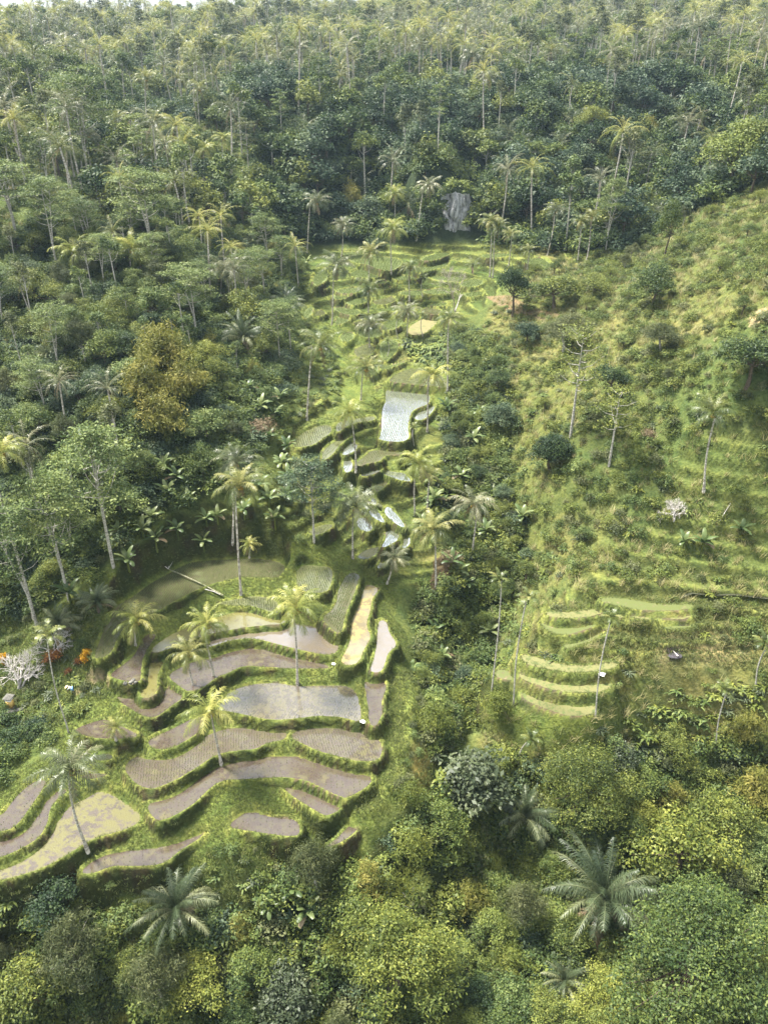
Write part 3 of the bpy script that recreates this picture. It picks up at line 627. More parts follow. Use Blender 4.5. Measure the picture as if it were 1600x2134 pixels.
def nuts_mesh(seed):
    rng = np.random.default_rng(seed); mb = MB()
    for k in range(9):
        a = k*.7; c = np.array([math.cos(a)*.33, math.sin(a)*.33, -.25-.25*rng.random()])
        th = np.linspace(-1, 1, 5)*1.4; ring = []
        tube(mb, [c+np.array([0, 0, z]) for z in np.sin(th)*.17], np.cos(th)*.14+.005, 'nut', 6)
    return mb
def trunk_mesh(seed, m, h=10., r0=.20, r1=.11, lean=.8, k=7):
    rng = np.random.default_rng(seed); mb = MB(); t = np.linspace(0, 1, 11); a = rng.random()*6.3
    bend = np.sin(t*np.pi*.5)**1.5*lean; wob = np.sin(t*np.pi)*rng.normal(0, .25)
    P = np.stack([bend*math.cos(a)+wob*math.sin(a), bend*math.sin(a)-wob*math.cos(a), t*h], 1); P[:, :2] -= P[0, :2]
    r = r0+(r1-r0)*t**.5; r[0] = r0*1.55; P[0, 2] -= .5
    tube(mb, P, r, m, k); mb.top = P[-1]; return mb
def areca_crown(seed, m='palm', nf=10):
    rng = np.random.default_rng(seed); mb = MB(); az = 0
    tube(mb, [(0, 0, -.9), (0, 0, 0), (0, 0, .35)], [.10, .12, .05], 'leaf_mid', 6)
    for k in range(nf):
        az += 2.4; q = k/(nf-1)
        frond_into(mb, (0, 0, .2), az, 1.35-1.15*q, 2.0, 1.2+.4*q, .62, 17, m, rng, np.clip(.45+rng.normal(0, .15), 0, 1), lw_w=.11, hang=.5, fwd=.7)
    return mb
def arenga(seed, nf=22, L=6.0, m='arenga', th=3.0, nl=44):
    rng = np.random.default_rng(seed); mb = MB(); az = rng.random()*6
    for k in range(nf):
        q = k/(nf-1); az += 2.4+rng.normal(0, .3)
        frond_into(mb, (0, 0, th), az, 1.5-q*.95+rng.normal(0, .12), L*(.75+.4*rng.random()), .95+.85*q, 1.25, nl, m, rng, np.clip(.35+.6*rng.random()*(q > .25)+rng.normal(0, .1), 0, 1), lw_w=.058, hang=1.25, fwd=.70, twist=rng.normal(.1, .4))
    for k in range(3):
        frond_into(mb, (0, 0, th-.3), rng.random()*6.3, -.35, L*.75, .7, 1.0, nl-12, 'dead', rng, rng.random(), hang=1.2)
    return mb
def banana(seed, nl=9, h=1.6, L=2.1, m='banana'):
    rng = np.random.default_rng(seed); mb = MB(); az = rng.random()*6
    for k in range(nl):
        az += 2.4+rng.normal(0, .2); q = k/(nl-1); sg = 7; t = np.linspace(0, 1, sg); el = 1.35-.85*q-(1.2+.5*q)*t**1.4
        LL = L*(.8+.3*rng.random()); st = LL/(sg-1); px = np.concatenate([[0], np.cumsum(np.cos(el[:-1])*st)]); pz = np.concatenate([[0], np.cumsum(np.sin(el[:-1])*st)])
        d = np.array([math.cos(az), math.sin(az), 0]); s_ = np.array([-d[1], d[0], 0])
        P = d*px[:, None]+np.array([0, 0, 1])*(pz+h)[:, None]
        w = .29*np.sin(np.pi*np.clip(.05+.9*t, 0, 1))**.6*(t > .05)+.03
        Lf = P+s_*w[:, None]; Lf[:, 2] -= w*.35; Rt = P-s_*w[:, None]; Rt[:, 2] -= w*.35
        V = np.concatenate([Lf, P, Rt]); f = []
        for i in range(sg-1): f += [(i, i+1, sg+i+1, sg+i), (sg+i, sg+i+1, 2*sg+i+1, 2*sg+i)]
        mm = 'dead' if (q > .9 and rng.random() < .6) else m
        mb.add(V, f, mm, np.clip(.5+rng.normal(0, .2)+rng.normal(0, .05, len(f)), 0, 1))
    return mb
def dirs(n_, rng, zmin=-.25):
    o = []
    while len(o) < n_:
        d = rng.normal(size=3); d /= np.linalg.norm(d)
        if d[2] > zmin: o.append(d)
    return np.array(o)
def crown_leaves(mb, centres, radii, nclump, nleaf, size, aspect, m, rng, flat=1.0, upb=.5, csize=.28, drop_=0.0, zmin=-.35):
    """leaf clumps set over the upper shells of many boughs, with gaps between the boughs"""
    for c, r in zip(centres, radii):
        k = max(3, int(nclump*(r/np.mean(radii))**2)); dd = dirs(k, rng, zmin)
        cc = c+dd*np.array([1, 1, flat])*r*(.62+.5*rng.random((k, 1)))
        bt = rng.normal(.5, .13)
        tint_c = np.clip(bt+rng.normal(0, .24, k)+.10*dd[:, 2]*0, 0, 1)
        C = np.repeat(cc, nleaf, 0)+rng.normal(size=(k*nleaf, 3))*csize*r*np.array([1, 1, .65*max(flat, .4)])
        Nn = np.repeat(dd, nleaf, 0)*(1-upb)+np.array([0, 0, upb])+rng.normal(size=(k*nleaf, 3))*.38
        D = None
        if drop_: D = rng.normal(size=(k*nleaf, 3))*.5+np.repeat(dd, nleaf, 0)*.7-np.array([0, 0, drop_])
        leaves(mb, C, Nn, size, aspect, m, np.clip(np.repeat(tint_c, nleaf)+rng.normal(0, .12, k*nleaf), 0, 1), rng, .1, D)
def boughs(rng, n_, Rr, Hh, z0, rl, ring=.8):
    C = []; ex, ey = rng.uniform(.78, 1.22), rng.uniform(.78, 1.22); hz = rng.uniform(0, 6.3)
    for k in range(n_):
        a = k*2.4+rng.normal(0, .2); q = math.sqrt((k+.5)/n_)
        rad = Rr*ring*q*(.72+.55*rng.random()); z = z0+Hh*math.sqrt(max(0, 1-(q*.92)**2))*(.62+.56*rng.random())
        lob = 1+.20*math.sin(2*a+hz)+.16*math.sin(3*a+2*hz)+(.3 if rng.random() < .12 else 0)
        C.append((rad*math.cos(a)*ex*lob, rad*math.sin(a)*ey*lob, z*(1+.10*math.sin(a+hz))))
    return np.array(C), rl*(.55+.7*rng.random(n_))
def tree_wood(mb, centres, h0, r0, m, rng, lean=.3, k=6, fine=True):
    top = np.array([rng.normal(0, lean), rng.normal(0, lean), h0]); P = [(0, 0, -.6), tuple(top*.35+rng.normal(0, .08, 3)), tuple(top*.7+rng.normal(0, .1, 3)), tuple(top)]
    tube(mb, P, [r0*1.5, r0, r0*.8, r0*.62], m, k+1)
    for c in centres:
        c = np.array(c); s = top*(.72+.28*rng.random()); mid = (s+c)/2+rng.normal(0, .25, 3); mid[2] -= .1*np.linalg.norm(c-s)
        tube(mb, [s, mid, c], [r0*.38, r0*.22, r0*.07], m, 4)
def broadleaf(seed, Rr=3.5, h0=3.0, Hh=3.0, nb=16, rl=1.35, nc=26, nlf=9, size=.30, asp=.55, m='leaf_mid', bark='trunk_brown', two=True, **kw):
    rng = np.random.default_rng(seed); C, r = boughs(rng, nb, Rr, Hh, h0, rl)
    w = MB(); tree_wood(w, C, h0+Hh*.35, Rr*.055+.05, bark, rng); c = MB(); crown_leaves(c, C, r, nc, nlf, size, asp, m, rng, **kw); return w, c
def albizia(seed, h=12., nb=16, m='leaf_bright', spread=3.6, size=.42, nc=13, nlf=9, bark='trunk_pale', forks=2):
    """tall pale stem, thin rising boughs, flat layered sprays of fine leaves"""
    rng = np.random.default_rng(seed); w = MB(); c = MB(); ends = []
    z0 = h*.42; stems = []
    for f in range(forks):
        a = rng.random()*6.3; off = np.array([math.cos(a), math.sin(a), 0])*(0 if f == 0 else 1.3+rng.random())
        P = [np.array([0, 0, -.6]), np.array([off[0]*.05, off[1]*.05, h*.3]), np.array([off[0]*.6, off[1]*.6, h*.65]), np.array([off[0], off[1], h*(.98-.08*f)])]
        tube(w, P, [.24, .17, .11, .03], bark, 6); stems.append(P)
    for k in range(nb):
        P = stems[k % forks]; q = .45+.55*((k+.5)/nb); z = h*q; s = np.array([np.interp(z, [p[2] for p in P], [p[i] for p in P]) for i in range(3)])
        a = k*2.4+rng.normal(0, .3); rad = spread*(1.15-.75*(q-.45)/.55)*(.6+.5*rng.random()); e = s+np.array([math.cos(a)*rad, math.sin(a)*rad, rad*(.35+.3*rng.random())])
        mid = (s+e)/2; mid[2] -= .12*rad; tube(w, [s, mid, e], [.075, .05, .02], bark, 4); ends += [e, mid*.4+e*.6+rng.normal(0, .25, 3)]
        if rng.random() < .8: ends.append(e+np.array([rng.normal(0, .7), rng.normal(0, .7), .15]))
    ends = np.array(ends); r = .95+.55*rng.random(len(ends)); r *= spread/3.6
    crown_leaves(c, ends, r, nc, nlf, size, .42, m, rng, flat=.26, upb=.8, csize=.34, zmin=-.2); return w, c
def bamboo(seed, n_=26, h=8., spread=3.0, m='bamboo', size=.42):
    rng = np.random.default_rng(seed); w = MB(); c = MB()
    for k in range(n_):
        a = k*2.4; q = math.sqrt((k+.5)/n_); R1 = spread*q*(.8+.4*rng.random()); hh = h*(1.1-.45*q)*(.8+.3*rng.random()); t = np.linspace(0, 1, 7)
        x = .25*R1*t+R1*.9*t**2.6; z = hh*(t-.22*t**4*(1+q)); P = np.stack([x*math.cos(a), x*math.sin(a), z], 1)
        tube(w, P, np.linspace(.06, .015, 7), 'leaf_olive', 4, .4)
        tt = .35+.65*rng.random(22); C = np.stack([np.interp(tt, t, P[:, i]) for i in range(3)], 1)
        tc_ = rng.normal(.5, .16)
        CC = np.repeat(C, 11, 0)+rng.normal(size=(22*11, 3))*np.array([.42, .42, .34]); d = CC-np.array([0, 0, h*.3]); d /= np.linalg.norm(d, axis=1)[:, None]
        leaves(c, CC, d*.5+rng.normal(size=d.shape)*.45+np.array([0, 0, .35]), size, .20, m, np.clip(tc_+rng.normal(0, .14, len(CC)), 0, 1), rng, .15, rng.normal(size=d.shape)*.6-np.array([0, 0, .8]))
    return w, c
def twiggy(seed, h=2.5, r0=.09, depth=5, m='bone', spread=.62, k0=3):
    rng = np.random.default_rng(seed); mb = MB()
    def go_(p, d, l, r, dep):
        e = p+d*l; mid = (p+e)/2+rng.normal(0, .05*l, 3); tube(mb, [p, mid, e], [r, r*.85, r*.7], m, 4 if dep < depth else 6)
        if dep == 0: return
        for _ in range(2 if rng.random() < .45 else 3):
            nd = d+rng.normal(0, spread, 3)+np.array([0, 0, .12]); nd /= np.linalg.norm(nd); go_(e, nd, l*(.70+.16*rng.random()), max(r*.62, .012), dep-1)
    l0 = h*.26
    for _ in range(k0):
        d = np.array([rng.normal(0, .35), rng.normal(0, .35), 1.0]); d /= np.linalg.norm(d); go_(np.array([0, 0, -.1]), d, l0, r0, depth)
    return mb
def shrub(seed, Rr=1.0, Hh=1.0, nb=6, nc=11, nlf=7, size=.22, asp=.5, m='leaf_mid', **kw):
    rng = np.random.default_rng(seed); C, r = boughs(rng, nb, Rr, Hh*.7, .12, Rr*.48); mb = MB()
    crown_leaves(mb, C, r, nc, nlf, size, asp, m, rng, zmin=-.15, csize=.33, **kw); return mb
def weed(seed, m='leaf_bright', n_=34, L=1.0, w=.24):
    """rosette of broad arching leaves"""
    rng = np.random.default_rng(seed); mb = MB()
    for k in range(n_):
        a = rng.random()*6.3; b = np.array([rng.normal(0, .35), rng.normal(0, .35), 0]); e = .5+.8*rng.random(); l = L*(.6+.6*rng.random())
        d = np.array([math.cos(a)*math.cos(e), math.sin(a)*math.cos(e), math.sin(e)]); s_ = np.array([-math.sin(a), math.cos(a), 0])*w*.5
        p1 = b+d*l*.5; p2 = b+d*l*.85+np.array([math.cos(a), math.sin(a), -.9])*l*.28
        mb.add([b-s_*.2, b+s_*.2, p1+s_, p1-s_, p2+s_*.7, p2-s_*.7, p2+np.array([math.cos(a), math.sin(a), -1.2])*l*.16], [(0, 1, 2, 3), (3, 2, 4, 5)], m, np.clip(rng.normal(.5, .2), 0, 1))
        n0 = mb.n-7; mb.f.append(np.array([[5, 4, 6]])+n0); mb.m.append(np.array([mb.slot(m)])); mb.t.append(np.array([.6]))
    return mb
def tuft(seed, m='grass', n_=16, h=.35, w=.05, sp=.16, lean=.5):
    rng = np.random.default_rng(seed); mb = MB(); a = rng.random(n_)*6.3; b = np.stack([rng.normal(0, sp, n_), rng.normal(0, sp, n_), np.full(n_, -.05)], 1)
    l = h*(.6+.7*rng.random(n_)); d = np.stack([np.cos(a)*lean, np.sin(a)*lean, np.ones(n_)], 1); s_ = np.stack([-np.sin(a), np.cos(a), 0*a], 1)*w*.5
    mid = b+d*l[:, None]*.55; tip = b+d*l[:, None]*np.array([1.5, 1.5, .92])
    V = np.stack([b-s_, b+s_, mid+s_*.8, mid-s_*.8, tip], 1).reshape(-1, 3); o = np.arange(n_)[:, None]*5; t = np.clip(rng.normal(.5, .2, n_), 0, 1)
    mb.add(V, np.concatenate([o, o+1, o+2, o+3], 1), m, t); mb.f.append(np.concatenate([o+3, o+2, o+4], 1)); mb.m.append(np.zeros(n_, int)); mb.t.append(t)
    return mb

# ------------------------------------------------------------------ ground cover nobody could count: one object each, scattered with geometry nodes
def stuff(name, meshes, pts_, scl, rot=None, tilt=.15, mat_names=None):
    """instances of a few small plants on a cloud of points; one stuff object"""
    idx = RNG.integers(0, len(meshes), len(pts_)); 
    me = bpy.data.meshes.new(name); me.vertices.add(len(pts_)); me.vertices.foreach_set('co', np.asarray(pts_, np.float32).ravel())
    for nm_, ty, arr in (('scl', 'FLOAT', scl), ('idx', 'INT', idx), ('rz', 'FLOAT', RNG.random(len(pts_))*6.283 if rot is None else rot), ('rx', 'FLOAT', RNG.normal(0, tilt, len(pts_)))):
        a = me.attributes.new(nm_, ty, 'POINT'); a.data.foreach_set('value', np.asarray(arr, np.int32 if ty == 'INT' else np.float32))
    o = bpy.data.objects.new(name, me); COL.objects.link(o); tag(o, kind='stuff')
    ng = bpy.data.node_groups.new(name+' scatter', 'GeometryNodeTree')
    ng.interface.new_socket('Geometry', in_out='INPUT', socket_type='NodeSocketGeometry'); ng.interface.new_socket('Geometry', in_out='OUTPUT', socket_type='NodeSocketGeometry')
    gi = ng.nodes.new('NodeGroupInput'); gq = ng.nodes.new('NodeGroupOutput'); ip = ng.nodes.new('GeometryNodeInstanceOnPoints'); gt = ng.nodes.new('GeometryNodeGeometryToInstance')
    for k, m_ in reversed(list(enumerate(meshes))):
        so_ = bpy.data.objects.new(name+' sprig', m_)           # never linked to the scene
        oi = ng.nodes.new('GeometryNodeObjectInfo'); oi.inputs['Object'].default_value = so_; oi.transform_space = 'ORIGINAL'
        ng.links.new(oi.outputs['Geometry'], gt.inputs[0])
    def att(nm_, ty):
        a = ng.nodes.new('GeometryNodeInputNamedAttribute'); a.data_type = ty; a.inputs['Name'].default_value = nm_; return a.outputs[0]
    cx = ng.nodes.new('ShaderNodeCombineXYZ'); ng.links.new(att('rx', 'FLOAT'), cx.inputs[0]); ng.links.new(att('rz', 'FLOAT'), cx.inputs[2])
    ng.links.new(gi.outputs[0], ip.inputs['Points']); ng.links.new(gt.outputs[0], ip.inputs['Instance']); ip.inputs['Pick Instance'].default_value = True
    ng.links.new(att('idx', 'INT'), ip.inputs['Instance Index']); ng.links.new(cx.outputs[0], ip.inputs['Rotation']); ng.links.new(att('scl', 'FLOAT'), ip.inputs['Scale'])
    ng.links.new(ip.outputs[0], gq.inputs[0])
    md = o.modifiers.new('scatter', 'NODES'); md.node_group = ng; return o
def cloud(step, x0, x1, y0, y1, jit_=.5):
    xs = np.arange(x0, x1, step); ys = np.arange(y0, y1, step); X, Y = np.meshgrid(xs, ys); X = X.ravel(); Y = Y.ravel()
    X = X+(RNG.random(len(X))-.5)*2*jit_*step; Y = Y+(RNG.random(len(Y))-.5)*2*jit_*step
    Z = ground(X, Y); u, v = project(X, Y, Z)
    k = (u > -350) & (u < 1950) & (v > -120) & (v < 2600) & (Y > 18); return X[k], Y[k], Z[k], u[k], v[k]

# ------------------------------------------------------------------ a small nursery: every kind in a few forms
class Form: pass
def form(wood, crown, h, r, name=None, far_only=False):
    f = Form(); f.h = h; f.r = r
    m = MB()
    for part in (wood, crown):
        if part is None: continue
        for v, fa, mi, ti in _parts(part): m.add(v, fa, part.mats[mi], ti)
    f.whole = m.mesh('tree'); f.wood = None if (far_only or wood is None) else wood.mesh('trunk', True); f.crown = None if far_only else crown.mesh('crown'); return f
def _parts(mb):
    V = np.concatenate(mb.v)
    for fa, mi, ti in zip(mb.f, mb.m, mb.t):
        for q in np.unique(mi):
            k = mi == q; f2 = fa[k]; u, inv = np.unique(f2, return_inverse=True); yield V[u], inv.reshape(f2.shape), q, ti[k]
RECS = []
def rec(o, noun, look, group, x, y, z, h, label=None, cat='tree', name=None):
    u, v = project(x, y, z+h*.8); d = y*cp-(z+h*.5-CAMZ)*sp
    o['category'] = cat; o['group'] = group
    if label: o['label'] = label
    RECS.append(dict(o=o, noun=noun, look=look, u=float(u), v=float(v), px=h*FPX/d, label=label, cat=cat)); return o
def place(f, name, x, y, z, s, rz=None, parts=True, sz=None, tilt=(0, 0)):
    rz = RNG.random()*6.283 if rz is None else rz; sc = (s, s, sz or s)
    if parts and f.crown is not None and f.wood is not None:
        r = bpy.data.objects.new(name, None); r.empty_display_size = .5; COL.objects.link(r)
        for nm_, me_ in (('trunk', f.wood), ('crown', f.crown)):
            c = bpy.data.objects.new(nm_, me_); COL.objects.link(c); c.parent = r
    else: r = bpy.data.objects.new(name, f.whole); COL.objects.link(r)
    r.location = (x, y, z); r.rotation_euler = (tilt[0], tilt[1], rz); r.scale = sc; return r
def depth(x, y, z): return y*cp-(z-CAMZ)*sp
def spot(u, v, h):
    """where a plant stands whose point h metres up is seen at the pixel"""
    a, b, c = ray(u, v); t = np.linspace(25, 900, 6000); X = a*t; Y = b*t; Z = CAMZ+c*t-h; g = ground(X, Y); k = int(np.argmax(Z < g))
    return float(X[k]), float(Y[k]), float(g[k])
TAKEN = []
def free(x, y, r):
    for a, b, c in TAKEN:
        if (a-x)**2+(b-y)**2 < (c+r)**2: return False
    return True

BL = {}                                     # broadleaf forms near and far
for key, m_, size in (('dark', 'leaf_dark', .30), ('mid', 'leaf_mid', .30), ('olive', 'leaf_olive', .28), ('blue', 'leaf_blue', .32), ('yellow', 'leaf_yellow', .28), ('bright', 'leaf_bright', .34)):
    BL[key] = [form(*broadleaf(hash_*7+11, 3.6, 2.6, 3.4, 20, 1.25, 30, 9, size, .5, m_, two=True), 7.2, 4.3) for hash_ in (len(key), len(key)+9)]
    BL[key+'_far'] = [form(*broadleaf(hash_*3+1, 4.6, 4.0, 4.6, 13, 1.8, 18, 7, .62, .6, m_, 'trunk_pale' if key in ('mid', 'yellow') else 'trunk_brown'), 10.5, 5.6, far_only=True) for hash_ in (len(key)+2, len(key)+5)]
BL['big_dark'] = [form(*broadleaf(501, 7.6, 4.5, 7.5, 60, 1.75, 46, 10, .30, .5, 'leaf_mid'), 13.5, 9)]
BL['big_olive'] = [form(*broadleaf(502, 6.4, 4.5, 6.5, 58, 1.5, 50, 10, .30, .45, 'leaf_yellow'), 12, 7.6)]
BL['fine'] = [form(*broadleaf(503, 5.6, 4, 5.5, 46, 1.25, 60, 9, .24, .35, 'leaf_olive', upb=.3), 10.5, 6.6)]
BL['bigleaf'] = [form(*broadleaf(504+k, 4.2, 3, 4.6, 26, 1.35, 17, 7, .52, .55, 'leaf_grey', upb=.6, csize=.36), 8.5, 5.0) for k in range(2)]
BL['feather'] = [form(*broadleaf(510+k, 3.0, 4, 4.4, 30, 1.05, 46, 9, .34, .18, 'leaf_airy', 'trunk_pale', upb=.15, drop_=.3), 9.5, 3.7) for k in range(2)]
BL['pole'] = [form(*broadleaf(530+k, 2.5, 11+2*k, 3.6, 11, 1.15, 16, 7, .50, .55, ('leaf_bright', 'leaf_mid', 'leaf_airy')[k], 'trunk_pale'), 15.5+2*k, 3.2) for k in range(3)]
BL['round_dark'] = [form(*broadleaf(520, 3.1, 1.0, 4.2, 34, 1.0, 44, 10, .25, .5, 'leaf_dark'), 5.6, 3.6)]
AL = {'near': [form(*albizia(600+k, 17, 20, 'leaf_bright', 4.8, .40, 13, 9), 17.5, 5) for k in range(3)],
      'blue': [form(*albizia(610, 15, 18, 'leaf_blue', 4.4, .38, 15, 9, forks=1), 15.5, 5)],
      'far': [form(*albizia(620+k, 19, 14, ('leaf_bright', 'leaf_mid', 'leaf_airy')[k], 3.7, .62, 8, 6), 19.5, 4.4, far_only=True) for k in range(3)],
      'sparse': [form(*albizia(630, 14, 16, 'leaf_yellow', 4.0, .34, 8, 7, 'trunk_pale', 1), 14.5, 4.5)]}
BBm = [form(*bamboo(700+k, 26, 8.5, 3.0), 8.5, 4) for k in range(3)]
BBy = [form(*bamboo(710+k, 22, 6.5, 2.8, 'leaf_yellow', .38), 6.5, 3.6) for k in range(2)]
CC = {m_: [coconut_crown(800+k+(0 if m_ == 'palm' else 10 if m_ == 'palm_yellow' else 20), m_, 20+k*2, hi=1.3).mesh('crown') for k in range(3)] for m_ in ('palm', 'palm_yellow', 'palm_grey')}
CT = [trunk_mesh(830+k, 'trunk_coco', lean=(.5, .9, .2)[k]) for k in range(3)]; CTm = [(t_.mesh('trunk', True), t_.top) for t_ in CT]
CN = nuts_mesh(1).mesh('coconut_bunch')
def coco_far(seed, m_, h):
    t_ = trunk_mesh(seed, 'trunk_coco', h, .26, .17, 1.2, 5); c = coconut_crown(seed+1, m_, 17, 5.8, 17, 2, hi=1.25); o = MB()
    for v, fa, mi, ti in _parts(t_): o.add(v, fa, t_.mats[mi], ti)
    for v, fa, mi, ti in _parts(c): o.add((v-(0, 0, 0))*1.0+t_.top, fa, c.mats[mi], ti)
    f = Form(); f.whole = o.mesh('coconut_palm'); f.crown = None; f.wood = None; f.h = h+2; f.r = 4.5; return f
for k_ in ('palm', 'palm_yellow', 'palm_grey', 'dead'): pass
CF = [coco_far(850+k, ('palm', 'palm_grey', 'palm_yellow', 'palm_yellow', 'palm_grey', 'palm')[k], (13, 16, 18, 15, 12, 10)[k]) for k in range(6)]
AC = [areca_crown(900+k).mesh('crown') for k in range(2)]; ACT = [trunk_mesh(910+k, 'trunk_pale', 10, .10, .075, .35, 6) for k in range(2)]; ACTm = [(t_.mesh('trunk', True), t_.top) for t_ in ACT]
AR = [arenga(930+k) for k in range(3)]
def arenga_form(seed, nl=56, nf=30, L=6.4):
    w = MB(); tube(w, [(0, 0, -.5), (0, 0, 1.5), (0, 0, 3.1)], [.42, .38, .30], 'trunk_brown', 8); return form(w, arenga(seed, nf, L, nl=nl), 8, 6)
ARF = [arenga_form(930+k) for k in range(3)]; ARfar = [arenga_form(940+k, 18, 13, 5.6) for k in range(2)]
def banana_form(seed, h):
    w = MB(); tube(w, [(0, 0, -.3), (0.03, 0, h*.6), (0, 0, h+.1)], [.17, .13, .08], 'leaf_olive', 6); return form(w, banana(seed, 9, h), h+1.3, 2)
BN = [banana_form(960+k, (1.5, 1.9, 1.2, 1.7)[k]) for k in range(4)]
TW = {'bone': [form(None, twiggy(980+k, 4.2, .13, 5, 'bone', .60, 4), 4, 2.5) for k in range(2)], 'rose': form(twiggy(985, 9, .16, 1, 'bone', .15, 1), twiggy(986, 10.5, .15, 6, 'rosetwig', .46, 1), 9, 4)}

def coconut(ub, vb, ut, vt, rpx, m_='palm', label=None, nuts=True, cat='palm', name='coconut_palm', kind='coco', hmin=.6):
    x, y, z = drop(ub, vb); hs = np.linspace(hmin, 30, 1500); uu, vv = project(x, y, z+hs); k = int(np.argmin(np.abs(vv-vt))); h = float(hs[k])
    D = float(depth(x, y, z+h)); dx = (ut-float(uu[k]))*D/FPX; rm = rpx*D/FPX
    r = bpy.data.objects.new(name, None); COL.objects.link(r); r.location = (x, y, z)
    i = RNG.integers(0, 3 if kind == 'coco' else 2); tm, top = (CTm if kind == 'coco' else ACTm)[i]
    ws = .75+.25*min(1.3, h/12) if kind == 'coco' else 1.1
    t_ = bpy.data.objects.new('trunk', tm); COL.objects.link(t_); t_.parent = r
    rz = RNG.random()*6.283; tp = Matrix.Rotation(rz, 3, 'Z')@Vector((top[0]*ws, top[1]*ws, 0)); sx, sy = (dx-tp.x)/h, -tp.y/h*.5
    # lean the stem so that its top carries the crown
    t_.matrix_local = Matrix(((1, 0, sx, 0), (0, 1, sy, 0), (0, 0, 1, 0), (0, 0, 0, 1)))@Matrix.Rotation(rz, 4, 'Z')@Matrix.Diagonal((ws, ws, h/10, 1))
    tilt = math.atan2(sx, 1); 
    t_.rotation_mode = 'XYZ'
    base_top = Vector((dx, tp.y+sy*h, h))
    c = bpy.data.objects.new('crown', (CC[m_] if kind == 'coco' else AC)[RNG.integers(0, 3 if kind == 'coco' else 2)]); COL.objects.link(c); c.parent = r
    cs = rm/(3.75 if kind == 'coco' else 1.95); c.location = base_top; c.scale = (cs,)*3; c.rotation_euler = (RNG.normal(0, .06), RNG.normal(0, .06)+tilt*.3, RNG.random()*6.28)
    if nuts and kind == 'coco' and h > 4:
        q = bpy.data.objects.new('coconut_bunch', CN); COL.objects.link(q); q.parent = r; q.location = base_top; q.scale = (max(.6, cs),)*3
    bpy_look = {'palm': 'green', 'palm_yellow': 'yellowing', 'palm_grey': 'silvery green'}[m_]
    rec(r, 'coconut palm' if kind == 'coco' else 'areca palm', bpy_look, 'coconut palms' if kind == 'coco' else 'thin stemmed areca palms', x, y, z, h, label, cat)
    TAKEN.append((x, y, 1.2)); return r
